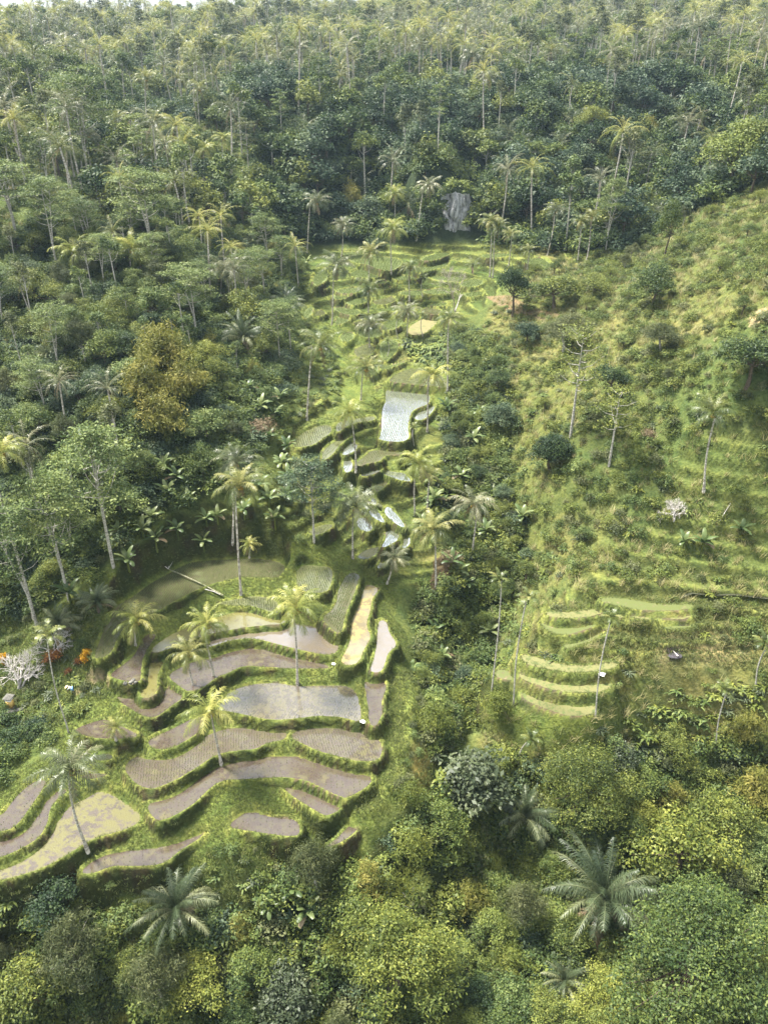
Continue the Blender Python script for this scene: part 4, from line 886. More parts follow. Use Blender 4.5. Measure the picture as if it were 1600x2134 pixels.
CO = [
(503,1240,500,1012,60,'palm','tall coconut palm with drooping grey green fronds on the bund of the topmost curved paddy'),
(485,1130,492,968,48,'palm_grey','coconut palm just behind the tallest terrace palm, its pale stem half hidden by banana plants'),
(620,1425,617,1272,64,'palm_yellow','yellow leaved coconut palm standing at the edge of the biggest flooded paddy, mirrored in it'),
(446,1412,434,1300,50,'palm_yellow','bright yellow drooping coconut palm beside the algae covered pond'),
(461,1590,440,1480,66,'palm_yellow','leaning coconut palm with spread yellow fronds on the long bund above brown paddies'),
(183,1772,152,1602,76,'palm_grey','big silvery coconut palm leaning over the yellow algae paddy at the lower left'),
(403,1432,396,1362,48,'palm','short dark green coconut palm with a thin dark stem between the two bright yellow ones'),
(283,1345,284,1296,56,'palm_yellow','young pale coconut palm with bare spiky fronds on the inner bund of the curved paddy'),
(243,1542,243,1518,30,'palm_yellow','tiny stemless yellow palm on the grassy bund left of the leaning yellow coconut palm'),
(742,982,728,862,42,'palm_yellow','coconut palm with golden drooping fronds and curved stem left of the shining white paddy'),
(735,1165,742,1058,62,'palm_grey','leafy coconut palm in front of the small white paddies in the middle of the valley'),
(806,1216,822,1165,34,'palm_grey','small tattered coconut palm with bent stem at the head of the lower terraces'),
(908,1225,900,1108,54,'palm','green coconut palm on the grassy spur right of the small white paddies'),
(983,1166,986,1052,50,'palm_grey','pale coconut palm with one broken frond at the edge of the dark gully'),
(865,1076,872,966,46,'palm_yellow','yellow green coconut palm right of the half moon paddies'),
(890,1062,895,988,30,'palm','smaller coconut palm tucked behind the yellow green one by the half moon paddies'),
(890,900,902,784,48,'palm_yellow','coconut palm with arching yellow fronds over the top edge of the shining white paddy'),
(752,835,764,768,44,'palm','coconut palm with upright crown on the slope above the golden drooping one'),
(640,876,667,722,52,'palm','tall leaning coconut palm with a white stem on the left bank of the valley'),
(932,820,936,664,30,'palm','slim tall coconut palm rising from the gully bushes right of the narrow valley paddies'),
(692,678,702,558,40,'palm_grey','tall full crowned coconut palm at the left edge of the far terraces'),
(769,580,773,526,33,'palm','coconut palm with feathery crown on the topmost far terraces, left of the tallest one there'),
(815,571,820,478,35,'palm_yellow','tallest coconut palm on the far terraces with a yellowish crown'),
(853,627,857,558,27,'palm','small coconut palm right of the middle of the far terraces'),
(768,652,768,604,32,'palm','short drooping coconut palm in the centre of the far terraces'),
(770,726,774,676,37,'palm_grey','coconut palm with white edged fronds below the centre of the far terraces'),
(849,704,849,650,30,'palm_grey','spiky silver coconut palm beside the pale ripening paddy'),
(712,532,715,472,28,'palm_grey','coconut palm with hanging brown fronds at the foot of the far forest'),
(640,527,660,422,30,'palm_grey','slender coconut palm leaning right against the dark far forest'),
(822,470,823,404,28,'palm_yellow','coconut palm growing from the dark forest edge behind the tallest far terrace palm'),
(868,502,893,388,29,'palm_grey','long leaning coconut palm left of the pale cliff'),
(1020,577,1023,462,29,'palm','taller of the pair of thin coconut palms at the right end of the far terraces'),
(1026,579,1037,474,25,'palm','shorter of the pair of thin coconut palms at the right end of the far terraces'),
(1060,552,1062,490,22,'palm','small coconut palm just right of the thin pair'),
(1098,562,1100,522,20,'palm','low coconut palm above the dark round tree on the ridge'),
(1140,532,1160,440,25,'palm_grey','bent coconut palm in the dark forest edge right of the cliff'),
(1203,547,1210,462,25,'palm','left one of the white stemmed coconut palms before the tall layered tree'),
(1222,541,1234,452,24,'palm','right one of the white stemmed coconut palms before the tall layered tree'),
(1386,412,1391,364,28,'palm','lone coconut palm behind the crest of the right ridge'),
(1465,1024,1484,862,50,'palm','big coconut palm standing alone on the grassy right slope'),
(152,590,154,528,46,'palm_yellow','golden coconut palm with hanging fronds on the left hillside'),
(270,580,275,520,50,'palm_yellow','broad yellow green coconut palm right of the golden one on the left hillside'),
(460,615,466,566,50,'palm_grey','pale bushy coconut palm at the top of the left hillside woods'),
(72,1290,4,946,52,'palm_yellow','coconut palm cut by the left edge of the photo, its golden fronds reaching in'),
(520,1162,520,1138,26,'palm_yellow','stemless yellow palm growing at the back edge of the topmost curved paddy'),
(307,276,305,165,30,'palm','tall coconut palm on the upper left slope just below the hut roof'),
(327,337,326,246,28,'palm','coconut palm on the small grassy terrace of the upper left slope'),
(246,352,246,250,28,'palm','coconut palm left of the upper left grassy terrace'),
(189,398,186,282,28,'palm_grey','coconut palm with white spotted stem on the upper left slope'),
(417,272,416,186,26,'palm','coconut palm at the forest edge above the upper left grassy terrace'),
(399,362,398,300,28,'palm_yellow','yellowish coconut palm at the right end of the upper left grassy terrace'),
(425,376,426,312,26,'palm_yellow','coconut palm with brown hanging fronds, rightmost on the upper left grassy terrace'),
(464,362,466,290,25,'palm_yellow','coconut palm with orange dry fronds at the dark forest edge, upper left'),
(585,182,590,112,26,'palm_grey','shaggy coconut palm standing above the far forest left of the centre'),
(940,218,985,118,32,'palm_grey','tall leaning coconut palm above the far forest right of centre'),
(1002,238,1020,165,28,'palm_grey','coconut palm with spreading crown right of the tall leaning one in the far forest'),
(910,160,940,75,28,'palm','twin leaning coconut palm high in the far forest'),
(1120,200,1148,108,28,'palm','slanting coconut palm in the upper right forest'),
(1510,500,1525,440,10,'palm','x'),
]
for a in CO:
    if a[-1] != 'x': coconut(*a)
ARE = [(1024,1442,1038,1208,26,'palm','tallest thin areca palm at the left edge of the right terraces'),
(1070,1470,1102,1250,28,'palm_yellow','areca palm with orange seed bunch leaning right, second from the left by the right terraces'),
(1240,1497,1274,1292,27,'palm','dark topped areca palm rising through the right terraces'),
(1490,1562,1508,1442,28,'palm','areca palm standing in broad leaved thicket on the lower right'),
(1574,1428,1592,1345,30,'palm','areca palm at the right edge of the photo on the dry flat'),
(145,1527,104,1328,38,'palm','long leaning areca palm with yellowish crown above the left garden'),
(1080,1592,1106,1545,28,'palm','areca palm top above the big grey leaved tree'),
(862,928,862,893,15,'palm','small areca palm at the right corner of the shining white paddy'),
(880,702,880,660,14,'palm','thin areca palm in front of the pale ripening paddy'),
(829,706,829,664,13,'palm','thin areca palm left of the spiky silver coconut palm'),
(880,618,882,582,15,'palm','areca palm on the right side of the far terraces'),
(806,745,808,712,12,'palm','areca palm with dark stem by the round far paddy')]
for a in ARE: coconut(*a[:5], 'palm', a[6], False, 'palm', 'areca_palm', 'areca')

def at_crown(fm, name, noun, look, group, u, v, rpx, label, cat='tree', base=None, hq=.62, parts=True, sz=1.0):
    """a plant whose crown centre and half width are read off the photo"""
    s = 1.0; x, y, z = (drop(*base) if base else spot(u, v, fm.h*.7))
    for _ in range(4):
        D = float(depth(x, y, z+fm.h*s*hq)); s = rpx*D/FPX/fm.r
        if base:
            hs = np.linspace(1, 34, 800); vv = project(x, y, z+hs)[1]; top = float(hs[int(np.argmin(np.abs(vv-v)))]); sz_ = top/(fm.h*hq); 
        else: x, y, z = spot(u, v, fm.h*s*sz*hq); sz_ = s*sz
    o = place(fm, name, x, y, z-.1, s, sz=sz_, parts=parts); rec(o, noun, look, group, x, y, z, fm.h*sz_, label, cat); TAKEN.append((x, y, fm.r*s*.62)); return o
def B(key, u, v, r, label, k=0, name='broadleaf_tree', **kw): return at_crown(BL[key][k % len(BL[key])], name, 'broadleaf tree', key, 'broadleaf trees', u, v, r, label, **kw)
B('big_dark', 1455, 1985, 190, 'huge dense green tree filling the lower right corner'); B('big_olive', 830, 1990, 150, 'large bright green round crowned tree at the bottom centre')
B('fine', 1212, 1640, 122, 'big fine leaved olive tree with a domed crown below the right terraces'); B('bigleaf', 985, 1640, 98, 'grey green tree with large leathery leaves left of the domed olive tree')
B('bigleaf', 590, 2075, 72, 'silver grey large leaved tree at the bottom edge left of centre', 1); B('yellow', 1430, 1760, 105, 'yellow green tree between the domed olive tree and the right edge', sz=1.1); B('yellow', 1510, 1700, 70, 'smaller yellow green tree at the right, just above the dense corner tree', 1)
B('feather', 655, 1800, 58, 'feathery grey green tree overlapping the lowest brown paddies'); B('feather', 150, 1990, 75, 'wispy grey green tree at the lower left corner', 1); B('feather', 330, 2040, 70, 'wispy grey green tree between the corner one and the yellow green bush', 0)
B('olive', 60, 2060, 90, 'olive tree in the bottom left corner', 0); B('dark', 100, 1880, 70, 'dark leafy tree under the lowest left paddies', 1); B('yellow', 415, 2040, 70, 'bright yellow green bushy tree at the lower left', 0); B('mid', 520, 2010, 62, 'mid green tree beside the bright yellow green one', 1)
B('round_dark', 1150, 935, 47, 'nearly black round tree standing alone on the right slope'); B('dark', 1366, 590, 52, 'dark round tree on the right ridge, highest of the three dark ones', 0); B('dark', 1276, 785, 46, 'dark green tree in the middle of the right slope', 1)
B('dark', 1060, 592, 42, 'dense dark tree with a short trunk beside the reddish path', 1, base=(1067, 660), hq=.62); B('olive', 1160, 600, 62, 'wide spreading olive tree right of the reddish path', 0, sz=.7); B('olive', 1240, 590, 40, 'smaller olive tree against the ridge', 1, sz=.7)
B('mid', 1530, 320, 78, 'big rounded green tree on the crest of the right ridge', 0); B('olive', 1590, 290, 60, 'tall tree behind the rounded one at the right edge of the crest', 0); B('mid', 1385, 445, 30, 'small pale stemmed tree on the ridge crest', 1, base=(1383, 540), hq=.8)
B('yellow', 515, 640, 55, 'dense yellow green round tree at the left edge of the valley', 0); B('olive', 545, 720, 42, 'dark olive tree under the dense yellow green one', 1); B('blue', 1100, 690, 32, 'grey blue tree below the reddish path', 1); B('feather', 1180, 690, 55, 'pale tree with thin grey leaves on the right slope', 1, sz=.6); B('feather', 1380, 700, 48, 'small pale airy tree high on the right slope', 0, sz=.5)
B('dark', 1040, 790, 32, 'small dark tree among the gully bushes', 0); B('blue', 1040, 870, 40, 'blue green bushy tree above the gully', 0); B('dark', 1570, 740, 70, 'dark tree at the right edge of the slope', 1)
B('yellow', 530, 75, 30, 'bright yellow crowned tree standing out in the far forest', 0); B('yellow', 1490, 120, 34, 'yellow green crowned tree high in the upper right forest', 1); B('yellow', 1235, 245, 36, 'pale yellow rounded tree in the right far forest', 0)
B('bigleaf', 655, 1020, 1, 'x') if False else None
def A(key, ub, vb, u, v, r, label, k=0, **kw): return at_crown(AL[key][k % len(AL[key])], 'albizia_tree', 'albizia tree', key, 'pale stemmed albizia trees', u, v, r, label, base=(ub, vb), hq=.75, **kw)
A('near', 237, 1182, 222, 960, 88, 'tall white stemmed albizia on the left hillside with light green layered leaves', 0); A('near', 146, 1255, 135, 1060, 78, 'slim albizia just left of the tallest one', 1); A('near', 80, 1312, 50, 1120, 76, 'pale leaning albizia nearest the left edge above the garden', 2)
A('blue', 655, 1130, 655, 1005, 62, 'blue green feathery tree with a straight pale stem beside the valley paddies'); A('near', 320, 545, 315, 400, 66, 'albizia with several white stems at the upper left', 1); A('near', 35, 490, 45, 370, 70, 'bare branched white albizia at the left edge', 0); A('near', 190, 400, 190, 210, 62, 'flat topped albizia on the upper left slope', 2); A('near', 120, 560, 110, 420, 50, 'thin albizia right of the bare branched white one', 1)
A('sparse', 1188, 912, 1190, 745, 66, 'twiggy yellow green tree with twin pale stems on the right slope'); A('sparse', 1268, 972, 1276, 850, 58, 'pale open crowned tree below the dark tree on the right slope'); A('near', 1260, 532, 1274, 410, 30, 'tall straight layered tree at the foot of the right ridge', 0); A('near', 410, 700, 415, 590, 50, 'thin stemmed albizia in front of the golden bamboo', 2); A('far', 912, 322, 925, 205, 28, 'pale forked tree in the middle of the far forest', 0)
def BBp(f, u, v, r, label, **kw): return at_crown(f, 'bamboo_clump', 'bamboo clump', 'golden', 'golden bamboo clumps', u, v, r, label, cat='bamboo', **kw)
for k, (u, v, r, l) in enumerate([(330,690,84,'upper golden bamboo clump on the left hillside'),(295,760,78,'left golden bamboo clump on the left hillside'),(380,760,72,'right golden bamboo clump on the left hillside'),(335,830,76,'lowest golden bamboo clump on the left hillside'),
    (850,1640,48,'light green bamboo clump beside the grassy strip right of the lower terraces'),(900,1480,55,'bamboo clump at the bottom of the dark gully'),(960,1440,55,'bamboo clump between gully and right terraces'),(860,1740,60,'bamboo clump left of the large leathery leaved tree'),(980,1850,62,'golden bamboo below the large leathery leaved tree'),
    (1560,1500,58,'golden bamboo at the right edge below the areca palm'),(1580,1620,70,'golden bamboo at the right edge of the lower thicket'),(1400,1640,55,'golden bamboo right of the domed olive tree'),(1040,1450,48,'bamboo clump under the two tall areca palms'),(700,1950,55,'bamboo clump behind the bright round tree at the bottom'),(1060,1980,60,'bamboo clump between the two large bottom trees')]):
    BBp((BBm if k < 4 or k in (8, 9, 10, 11) else BBy)[k % (3 if k < 4 or k in (8, 9, 10, 11) else 2)], u, v, r, l)
def ARp(u, v, r, label, k=0, far=False): return at_crown((ARfar if far else ARF)[k % (2 if far else 3)], 'sugar_palm', 'sugar palm', 'dark', 'feathery sugar palms', u, v, r, label, cat='palm', hq=.6)
ARp(1262, 1850, 135, 'huge shaggy sugar palm with long silvery fronds at the lower right', 0); ARp(365, 1880, 100, 'large dark sugar palm below the lowest left paddies', 1); ARp(1095, 1690, 80, 'sugar palm squeezed between the grey leaved and the domed olive tree', 2); ARp(1180, 2035, 60, 'small sugar palm between the two large trees at the bottom', 1); ARp(595, 1985, 45, 'young sugar palm with one yellow frond behind the silver grey tree', 2)
ARp(600, 625, 46, 'dark drooping sugar palm at the left edge of the far terraces', 0); ARp(505, 690, 58, 'dark sugar palm with white edged fronds below the dense yellow green tree', 1); ARp(1420, 245, 46, 'big sugar palm in the right far forest', 0, True); ARp(1170, 285, 40, 'sugar palm in the far forest above the tall layered tree', 1, True); ARp(1085, 290, 42, 'sugar palm left of the other one in the dark far forest', 0, True); ARp(120, 1290, 52, 'dark sugar palm under the albizias', 2); ARp(200, 1245, 48, 'sugar palm beside the left end of the curved paddy', 0); ARp(985, 545, 30, 'low sugar palm at the right of the far terraces', 1, True); ARp(920, 100, 30, 'dark sugar palm high in the far forest', 0, True)
BAN = [(370,1015),(352,1048),(318,1095),(300,1125),(372,1125),(328,1150),(432,1098),(426,1148),(270,1190),(585,850),(480,1012),(542,1035),(602,1012),(600,952),(588,980),(562,930),(1460,1150),(1085,1100),(600,1050),(562,1062),(455,1092),(150,1262),(205,1275),(545,868),(575,880),(520,830),(535,560),(640,560),(700,500),(650,520),(1000,870),(985,935),(960,1010),(1010,1130),(1020,1330),(880,1110),(905,1060),(930,870),(955,1205),(970,1235),(940,1190),(250,1130),(345,985),(395,1060),(510,1080),(575,1105),(1540,1120),(870,990),(905,1330),(920,1390),(560,1900),(610,1880),(640,1920),(1420,1150)]
for k, (u, v) in enumerate(BAN):
    f = BN[k % 4]; x, y, z = drop(u, v); s = .95+.35*RNG.random(); o = place(f, 'banana_plant', x, y, z, s); rec(o, 'banana plant', '', 'banana plants', x, y, z, 3, None, 'plant'); TAKEN.append((x, y, 1.0))
for u, v, r, k, l in ((28,1398,62,0,'white leafless frangipani beside the shrine at the left edge'),(108,1338,40,1,'leafless pale shrub behind the leaning areca palm'),(1408,1062,34,0,'bare grey bush on the right slope')):
    at_crown(TW['bone'][k], 'bare_shrub', 'bare shrub', 'white', 'leafless shrubs', u, v, r, l, cat='shrub', hq=.5)
at_crown(TW['rose'], 'bare_tree', 'bare tree', 'pinkish', 'leafless trees', 946, 568, 38, 'leafless pinkish tree at the right side of the far terraces', base=(947, 650), hq=.85)
TWy = form(twiggy(990, 5, .12, 2, 'trunk_pale', .4, 3), (lambda w: (w.add(*([[0, 0, .5], [.1, 0, .5], [0, .1, .6]], [(0, 1, 2)]), 'leaf_yellow', .5), w)[1])(twiggy(991, 6, .10, 6, 'leaf_yellow', .6, 4)), 6, 3)
at_crown(TWy, 'thin_tree', 'thin tree', 'yellow', 'thin twiggy trees', 855, 1850, 62, 'half bare yellow twigged tree at the bottom centre behind the bright round one', hq=.6)
SH_or = form(None, shrub(1001, .9, 2.6, 9, 12, 7, .24, .4, 'orange', upb=.3), 2.2, 1.1); SH_rd = form(None, shrub(1002, 1.3, 1.8, 9, 14, 7, .26, .4, 'red', upb=.3), 1.8, 1.4)
for f, nm_, u, v, r, l in ((SH_or, 'croton_shrub', 180, 1366, 16, 'bright orange croton bush left of the curved paddy tip'), (SH_rd, 'croton_shrub', 163, 1378, 10, 'small dark red croton beside the bright orange one'), (SH_rd, 'croton_shrub', 112, 1370, 24, 'rusty orange and red croton under the leaning areca palm'), (SH_or, 'croton_shrub', 3, 1374, 14, 'yellow orange croton at the left edge'), (SH_rd, 'croton_shrub', 143, 1400, 10, 'dark maroon croton near the path')):
    at_crown(f, nm_, 'croton', '', 'coloured croton bushes', u, v, r, l, cat='shrub', hq=.5)

# ------------------------------------------------------------------ woods filled in between
ZON = dict(left=Z_LEFT, upl=Z_UPLEFT, far=Z_FAR, bot=Z_BOT, gul=Z_GULLY, rgt=Z_RIGHT)
def zone(name, u, v, wob=18): return in_poly(ZON[name], u+(RNG.random(len(u))-.5)*2*wob, v+(RNG.random(len(u))-.5)*wob)
auto = []
def pick(w): 
    q = RNG.random()*sum(w.values())
    for k, p in w.items():
        q -= p
        if q <= 0: return k
    return k
GAPS = [[(250,230),(330,235),(480,290),(480,340),(330,345),(240,330)], [(-60,690),(50,690),(60,760),(-60,770)], [(760,470),(930,470),(930,520),(740,520)], [(895,370),(1005,370),(1010,540),(890,540)], [(100,1330),(250,1330),(250,1450),(100,1460)],
        [(440,1780),(640,1770),(700,1830),(600,1900),(480,1900)], [(1320,1500),(1560,1480),(1560,1560),(1330,1570)]]
def gap(u, v): 
    g = np.zeros(len(u), bool)
    for p in GAPS: g |= in_poly(p, u, v)
    return g
for zn, step, x0, x1, y0, y1 in (('far', 7.6, -560, 620, 150, 1100), ('left', 4.6, -150, 10, 60, 260), ('upl', 7.0, -200, 0, 120, 330), ('bot', 3.7, -60, 80, 20, 110), ('gul', 3.9, -10, 50, 60, 240), ('rgt', 13.0, -5, 150, 70, 280)):
    X, Y, Z, u, v = cloud(step, x0, x1, y0, y1, .42)
    k = zone(zn, u, v) & ~gap(u, v) & (sample(DMIN, X, Y) > 3.5); X, Y, Z, u, v = X[k], Y[k], Z[k], u[k], v[k]
    for x, y, z, uu, vv in zip(X, Y, Z, u, v):
        if not free(x, y, step*.30): continue
        dd = math.hypot(x, y)
        if zn == 'far':
            if dd > 430 and RNG.random() < .25: continue
            if vv > 215 and 480 < uu < 1700: w = dict(dark=.26, blue=.24, mid=.10, arenga=.12, coco=.09, pole=.08, olive=.06, bamboo=.04, yellow=.02, albizia=.04)
            else: w = dict(coco=.48, pole=.22, dark=.10, blue=.10, mid=.08, bright=.06, albizia=.06, olive=.03, yellow=.02, arenga=.02)
        elif zn == 'left': w = dict(mid=.12, bright=.14, dark=.12, olive=.10, blue=.06, pole=.15, albizia=.09, coco=.08, bamboo=.05, yellow=.08, arenga=.03, feather=.08)
        elif zn == 'upl': w = dict(coco=.32, pole=.18, albizia=.10, bright=.12, mid=.12, olive=.14, yellow=.08, dark=.08, arenga=.04)
        elif zn == 'bot': w = dict(mid=.24, olive=.22, yellow=.14, bright=.12, dark=.08, bamboo=.07, bambooy=.10, feather=.06, bigleaf=.02)
        elif zn == 'gul': w = dict(dark=.06, blue=.10, mid=.38, bright=.32, olive=.14)
        else: w = dict(olive=.3, mid=.25, feather=.2, bright=.1, yellow=.15)
        auto.append((zn, pick(w), float(x), float(y), float(z), float(uu), float(vv)))
auto.sort(key=lambda a: a[2]**2+a[3]**2)
NUM = {}; LIM = dict(coconut_palm=300, broadleaf_tree=300, albizia_tree=150, sugar_palm=60, bamboo_clump=90)
for r_ in RECS: NUM[r_['o'].name.split('.')[0]] = NUM.get(r_['o'].name.split('.')[0], 0)+1
rest = []
LOOK = dict(dark='dark green', blue='blue green', mid='mid green', olive='olive', yellow='yellow green', feather='wispy grey', bigleaf='large leaved grey', bright='light green', pole='slender pale stemmed')
for zn, kd, x, y, z, uu, vv in auto:
    far_ = zn in ('far', 'upl'); small = {'left': .80, 'bot': .72, 'gul': .42, 'rgt': .42}.get(zn, 1.0)*RNG.uniform(.72, 1.2)
    if zn == 'left': small *= 1.0 if uu < 450 else .62
    vis = -60 < uu < 1660
    if kd in LOOK:
        fk = kd+'_far' if far_ and kd+'_far' in BL else kd; f = BL[fk][RNG.integers(0, len(BL[fk]))]; nm_, noun, lk, gp, ct = 'broadleaf_tree', 'broadleaf tree', LOOK[kd], 'broadleaf trees', 'tree'
        s = (1.12 if far_ else 1.0)*(small if kd != 'pole' or far_ else .75*small)
    elif kd == 'coco': f = CF[RNG.integers(0, 6)]; nm_, noun, lk, gp, ct = 'coconut_palm', 'coconut palm', '', 'coconut palms', 'palm'; s = RNG.uniform(.95, 1.3)*(1 if far_ else .72)
    elif kd == 'albizia': f = AL['far' if far_ else 'near'][RNG.integers(0, 3)]; nm_, noun, lk, gp, ct = 'albizia_tree', 'albizia tree', '', 'pale stemmed albizia trees', 'tree'; s = RNG.uniform(.75, 1.1)*(1.0 if far_ else .8)
    elif kd == 'arenga': f = (ARfar if far_ else ARF)[RNG.integers(0, 2)]; nm_, noun, lk, gp, ct = 'sugar_palm', 'sugar palm', '', 'feathery sugar palms', 'palm'; s = RNG.uniform(.8, 1.2)*(1.1 if far_ else .6)
    else: f = (BBy if kd == 'bambooy' else BBm)[RNG.integers(0, 2)]; nm_, noun, lk, gp, ct = 'bamboo_clump', 'bamboo clump', '', 'golden bamboo clumps', 'bamboo'; s = RNG.uniform(.7, 1.1)*(1.2 if far_ else .75)
    if NUM.get(nm_, 0) >= LIM[nm_] or not vis: rest.append((f, x, y, z, s)); continue
    NUM[nm_] = NUM.get(nm_, 0)+1
    px = f.h*s*FPX/depth(x, y, z)
    o = place(f, nm_, x, y, z-.1, s, parts=px > 75, sz=s*RNG.uniform(.85, 1.15)); rec(o, noun, lk, gp, x, y, z, f.h*s, None, ct)
by = {}
for f, x, y, z, s in rest: by.setdefault(id(f), (f, []))[1].append((x, y, z-.1, s))
allf = [v_[0].whole for v_ in by.values()]
if allf:
    P_ = []; S_ = []; I_ = []
    for k, (f, L_) in enumerate(by.values()):
        for x, y, z, s in L_: P_.append((x, y, z)); S_.append(s); I_.append(k)
    o = stuff('distant_forest', allf, np.array(P_), np.array(S_), tilt=.03)
    o.data.attributes['idx'].data.foreach_set('value', np.array(I_, np.int32))
print('COUNTS', NUM, 'rest', len(rest))

# ------------------------------------------------------------------ undergrowth, scrub, ferns and grass
MEADP = [(806,1400),(850,1398),(860,1480),(853,1560),(834,1630),(790,1684),(740,1696),(738,1676),(796,1645),(798,1600),(812,1556),(806,1480)]
def cover(name, meshes, zn, step, box, s0, s1, dens=1.0, dmin=1.0, poly=None, zoff=0, nofree=True, cond=None):
    X, Y, Z, u, v = cloud(step, *box); k = np.zeros(len(X), bool)
    for q in (zn if isinstance(zn, (list, tuple)) else [zn]):
        if q: k |= zone(q, u, v, 14)
    if poly is not None:
        for p in poly: k |= in_poly(p, u+RNG.normal(0, 5, len(u)), v+RNG.normal(0, 5, len(u)))
    k &= (sample(DMIN, X, Y) > dmin) & ~(in_poly(MEADP, u, v) & (name == '')); pn = dens if not callable(dens) else dens(X, Y, u, v); k &= RNG.random(len(X)) < pn
    return X[k], Y[k], Z[k]+zoff, RNG.uniform(s0, s1, int(k.sum()))
def merge(name, meshes, parts_, tilt=.15):
    X, Y, Z, s = (np.concatenate(q) for q in zip(*parts_)); print(name, len(X)); return stuff(name, meshes, np.stack([X, Y, Z], 1), s, tilt=tilt)
shr_d = [shrub(1100+k, 1.5, 1.5, 9, 14, 7, .26, .5, m_).mesh('bush') for k, m_ in enumerate(('leaf_dark', 'leaf_mid', 'leaf_blue', 'leaf_mid'))]
shr_l = [shrub(1110+k, 1.1, 1.0, 7, 13, 7, .21, .5, m_).mesh('bush') for k, m_ in enumerate(('leaf_mid', 'leaf_olive', 'leaf_bright', 'leaf_airy', 'leaf_mid', 'leaf_olive'))]
DB = form(None, shrub(1050, 1.6, 1.6, 9, 22, 8, .26, .25, 'dead', upb=.2), 1.6, 1.7)
for u, v, r, l in ((545, 893, 34, 'pinkish brown dried bush above the left end of the far curved paddies'), (335, 862, 20, 'small dried brown bush under the golden bamboo'), (1352, 905, 18, 'dry brown bush on the right slope below the dark trees'), (935, 1165, 26, 'dried brown scrub on the bare earth by the grassy spur')):
    at_crown(DB, 'dry_bush', 'bush', 'brown', 'dried bushes', u, v, r, l, cat='bush', hq=.5)
wds = [weed(1120+k, m_).mesh('weed') for k, m_ in enumerate(('leaf_bright', 'leaf_mid', 'leaf_grey', 'leaf_yellow'))]
clump = lambda X, Y, sc=9, lo=-.12, hi=.25: np.clip((fbm(X/sc+3, Y/sc, 2)-lo)/(hi-lo), 0, 1)
merge('undergrowth', shr_d, [cover('', 0, 'left', 2.3, (-150, 20, 55, 270), .8, 1.6, dmin=2.5), cover('', 0, 'gul', 3.4, (-15, 55, 55, 250), .5, 1.35, dmin=1.6), cover('', 0, None, 2.3, (-80, 0, 45, 90), .6, 1.4, poly=[[(-150,1500),(90,1480),(140,1530),(60,1580),(0,1640),(-150,1650)], [(150,1500),(180,1475),(240,1450),(250,1480),(200,1500)]], dmin=1.2), cover('', 0, 'bot', 3.0, (-60, 80, 18, 120), .7, 1.5, dmin=2.2),
      cover('', 0, 'far', 5.0, (-420, 460, 150, 520), 1.6, 3.4, dmin=3, dens=lambda X, Y, u, v: np.where(in_poly([(900,380),(1000,380),(1005,520),(895,520)], u, v), .0, 1.)), cover('', 0, 'upl', 5.5, (-200, 0, 120, 330), .8, 1.8, dmin=3, dens=.6)])
merge('scrub', shr_l, [cover('', 0, 'gul', 1.5, (-15, 55, 55, 250), .8, 1.8, dmin=1.5), cover('', 0, 'rgt', 1.45, (-10, 150, 60, 280), .35, 1.35, dens=lambda X, Y, u, v: (.22+.65*clump(X, Y))*np.where(in_poly(Z_DRYFLAT, u, v) | ((u < 1500) & (v > 1220)) | ((u > 1400) & (v > 900)), .22, 1)),
      cover('', 0, 'left', 3.0, (-150, 20, 55, 270), .6, 1.4, dmin=1.5), cover('', 0, 'bot', 1.8, (-60, 80, 18, 120), .9, 2.1, dmin=1.4), cover('', 0, 'upl', 3.0, (-200, 0, 120, 330), .7, 1.5, dens=.6), cover('', 0, None, 1.6, (-50, 60, 40, 110), .35, .9, poly=[Z_SHRUBLOW], dmin=.9),
      cover('', 0, None, 2.0, (-70, 10, 60, 110), .4, 1.0, poly=[Z_LEFTBANK], dens=.8, dmin=1.4), cover('', 0, None, 1.3, (-10, 30, 40, 110), .35, .7, poly=[[(850,1400),(870,1395),(880,1500),(872,1580),(850,1640),(800,1690),(760,1700),(720,1700),(760,1670),(820,1650),(845,1580),(858,1500)]], dmin=.8),
      cover('', 0, None, 2.2, (-50, 20, 90, 200), .4, 1.1, poly=[[(560,900),(640,860),(700,840),(720,780),(680,700),(620,640),(600,740),(560,850)], [(640,1110),(720,1120),(740,1170),(700,1178),(620,1170),(420,1160),(430,1110),(560,1090)], [(880,1030),(930,1010),(940,1160),(880,1140)], [(640,560),(700,520),(1000,505),(1000,525),(720,525),(650,600)], [(300,1110),(440,1030),(560,900),(620,860),(640,1000),(700,1040),(720,1110),(620,1165),(430,1160),(350,1180)]], dmin=1.0, dens=.8)])
merge('broad_leaved_weeds', wds, [cover('', 0, 'rgt', 2.1, (-10, 150, 60, 280), .5, 1.2, dens=lambda X, Y, u, v: .55*clump(X+50, Y, 7)*np.where(in_poly(Z_DRYFLAT, u, v), .1, 1)), cover('', 0, None, 1.1, (10, 70, 40, 95), .6, 1.3, poly=[[(1300,1480),(1420,1420),(1600,1430),(1600,1570),(1300,1570)]]),
      cover('', 0, 'bot', 3.0, (-60, 80, 18, 120), .6, 1.3, dmin=1.4), cover('', 0, 'gul', 2.2, (-15, 55, 55, 250), .8, 1.8), cover('', 0, None, 1.5, (-15, 40, 80, 190), 1.2, 2.2, poly=[[(838,700),(900,690),(960,700),(960,775),(880,770)], [(890,1000),(940,1000),(950,1100),(900,1100)], [(930,860),(990,850),(1000,960),(940,960)]], dmin=.8), cover('', 0, None, 2.2, (-50, 60, 40, 200), .5, 1.0, poly=[Z_SHRUBLOW, Z_LEFTBANK, [(560,900),(640,860),(700,840),(720,780),(680,700),(620,640),(600,740),(560,850)]], dmin=1.0)])
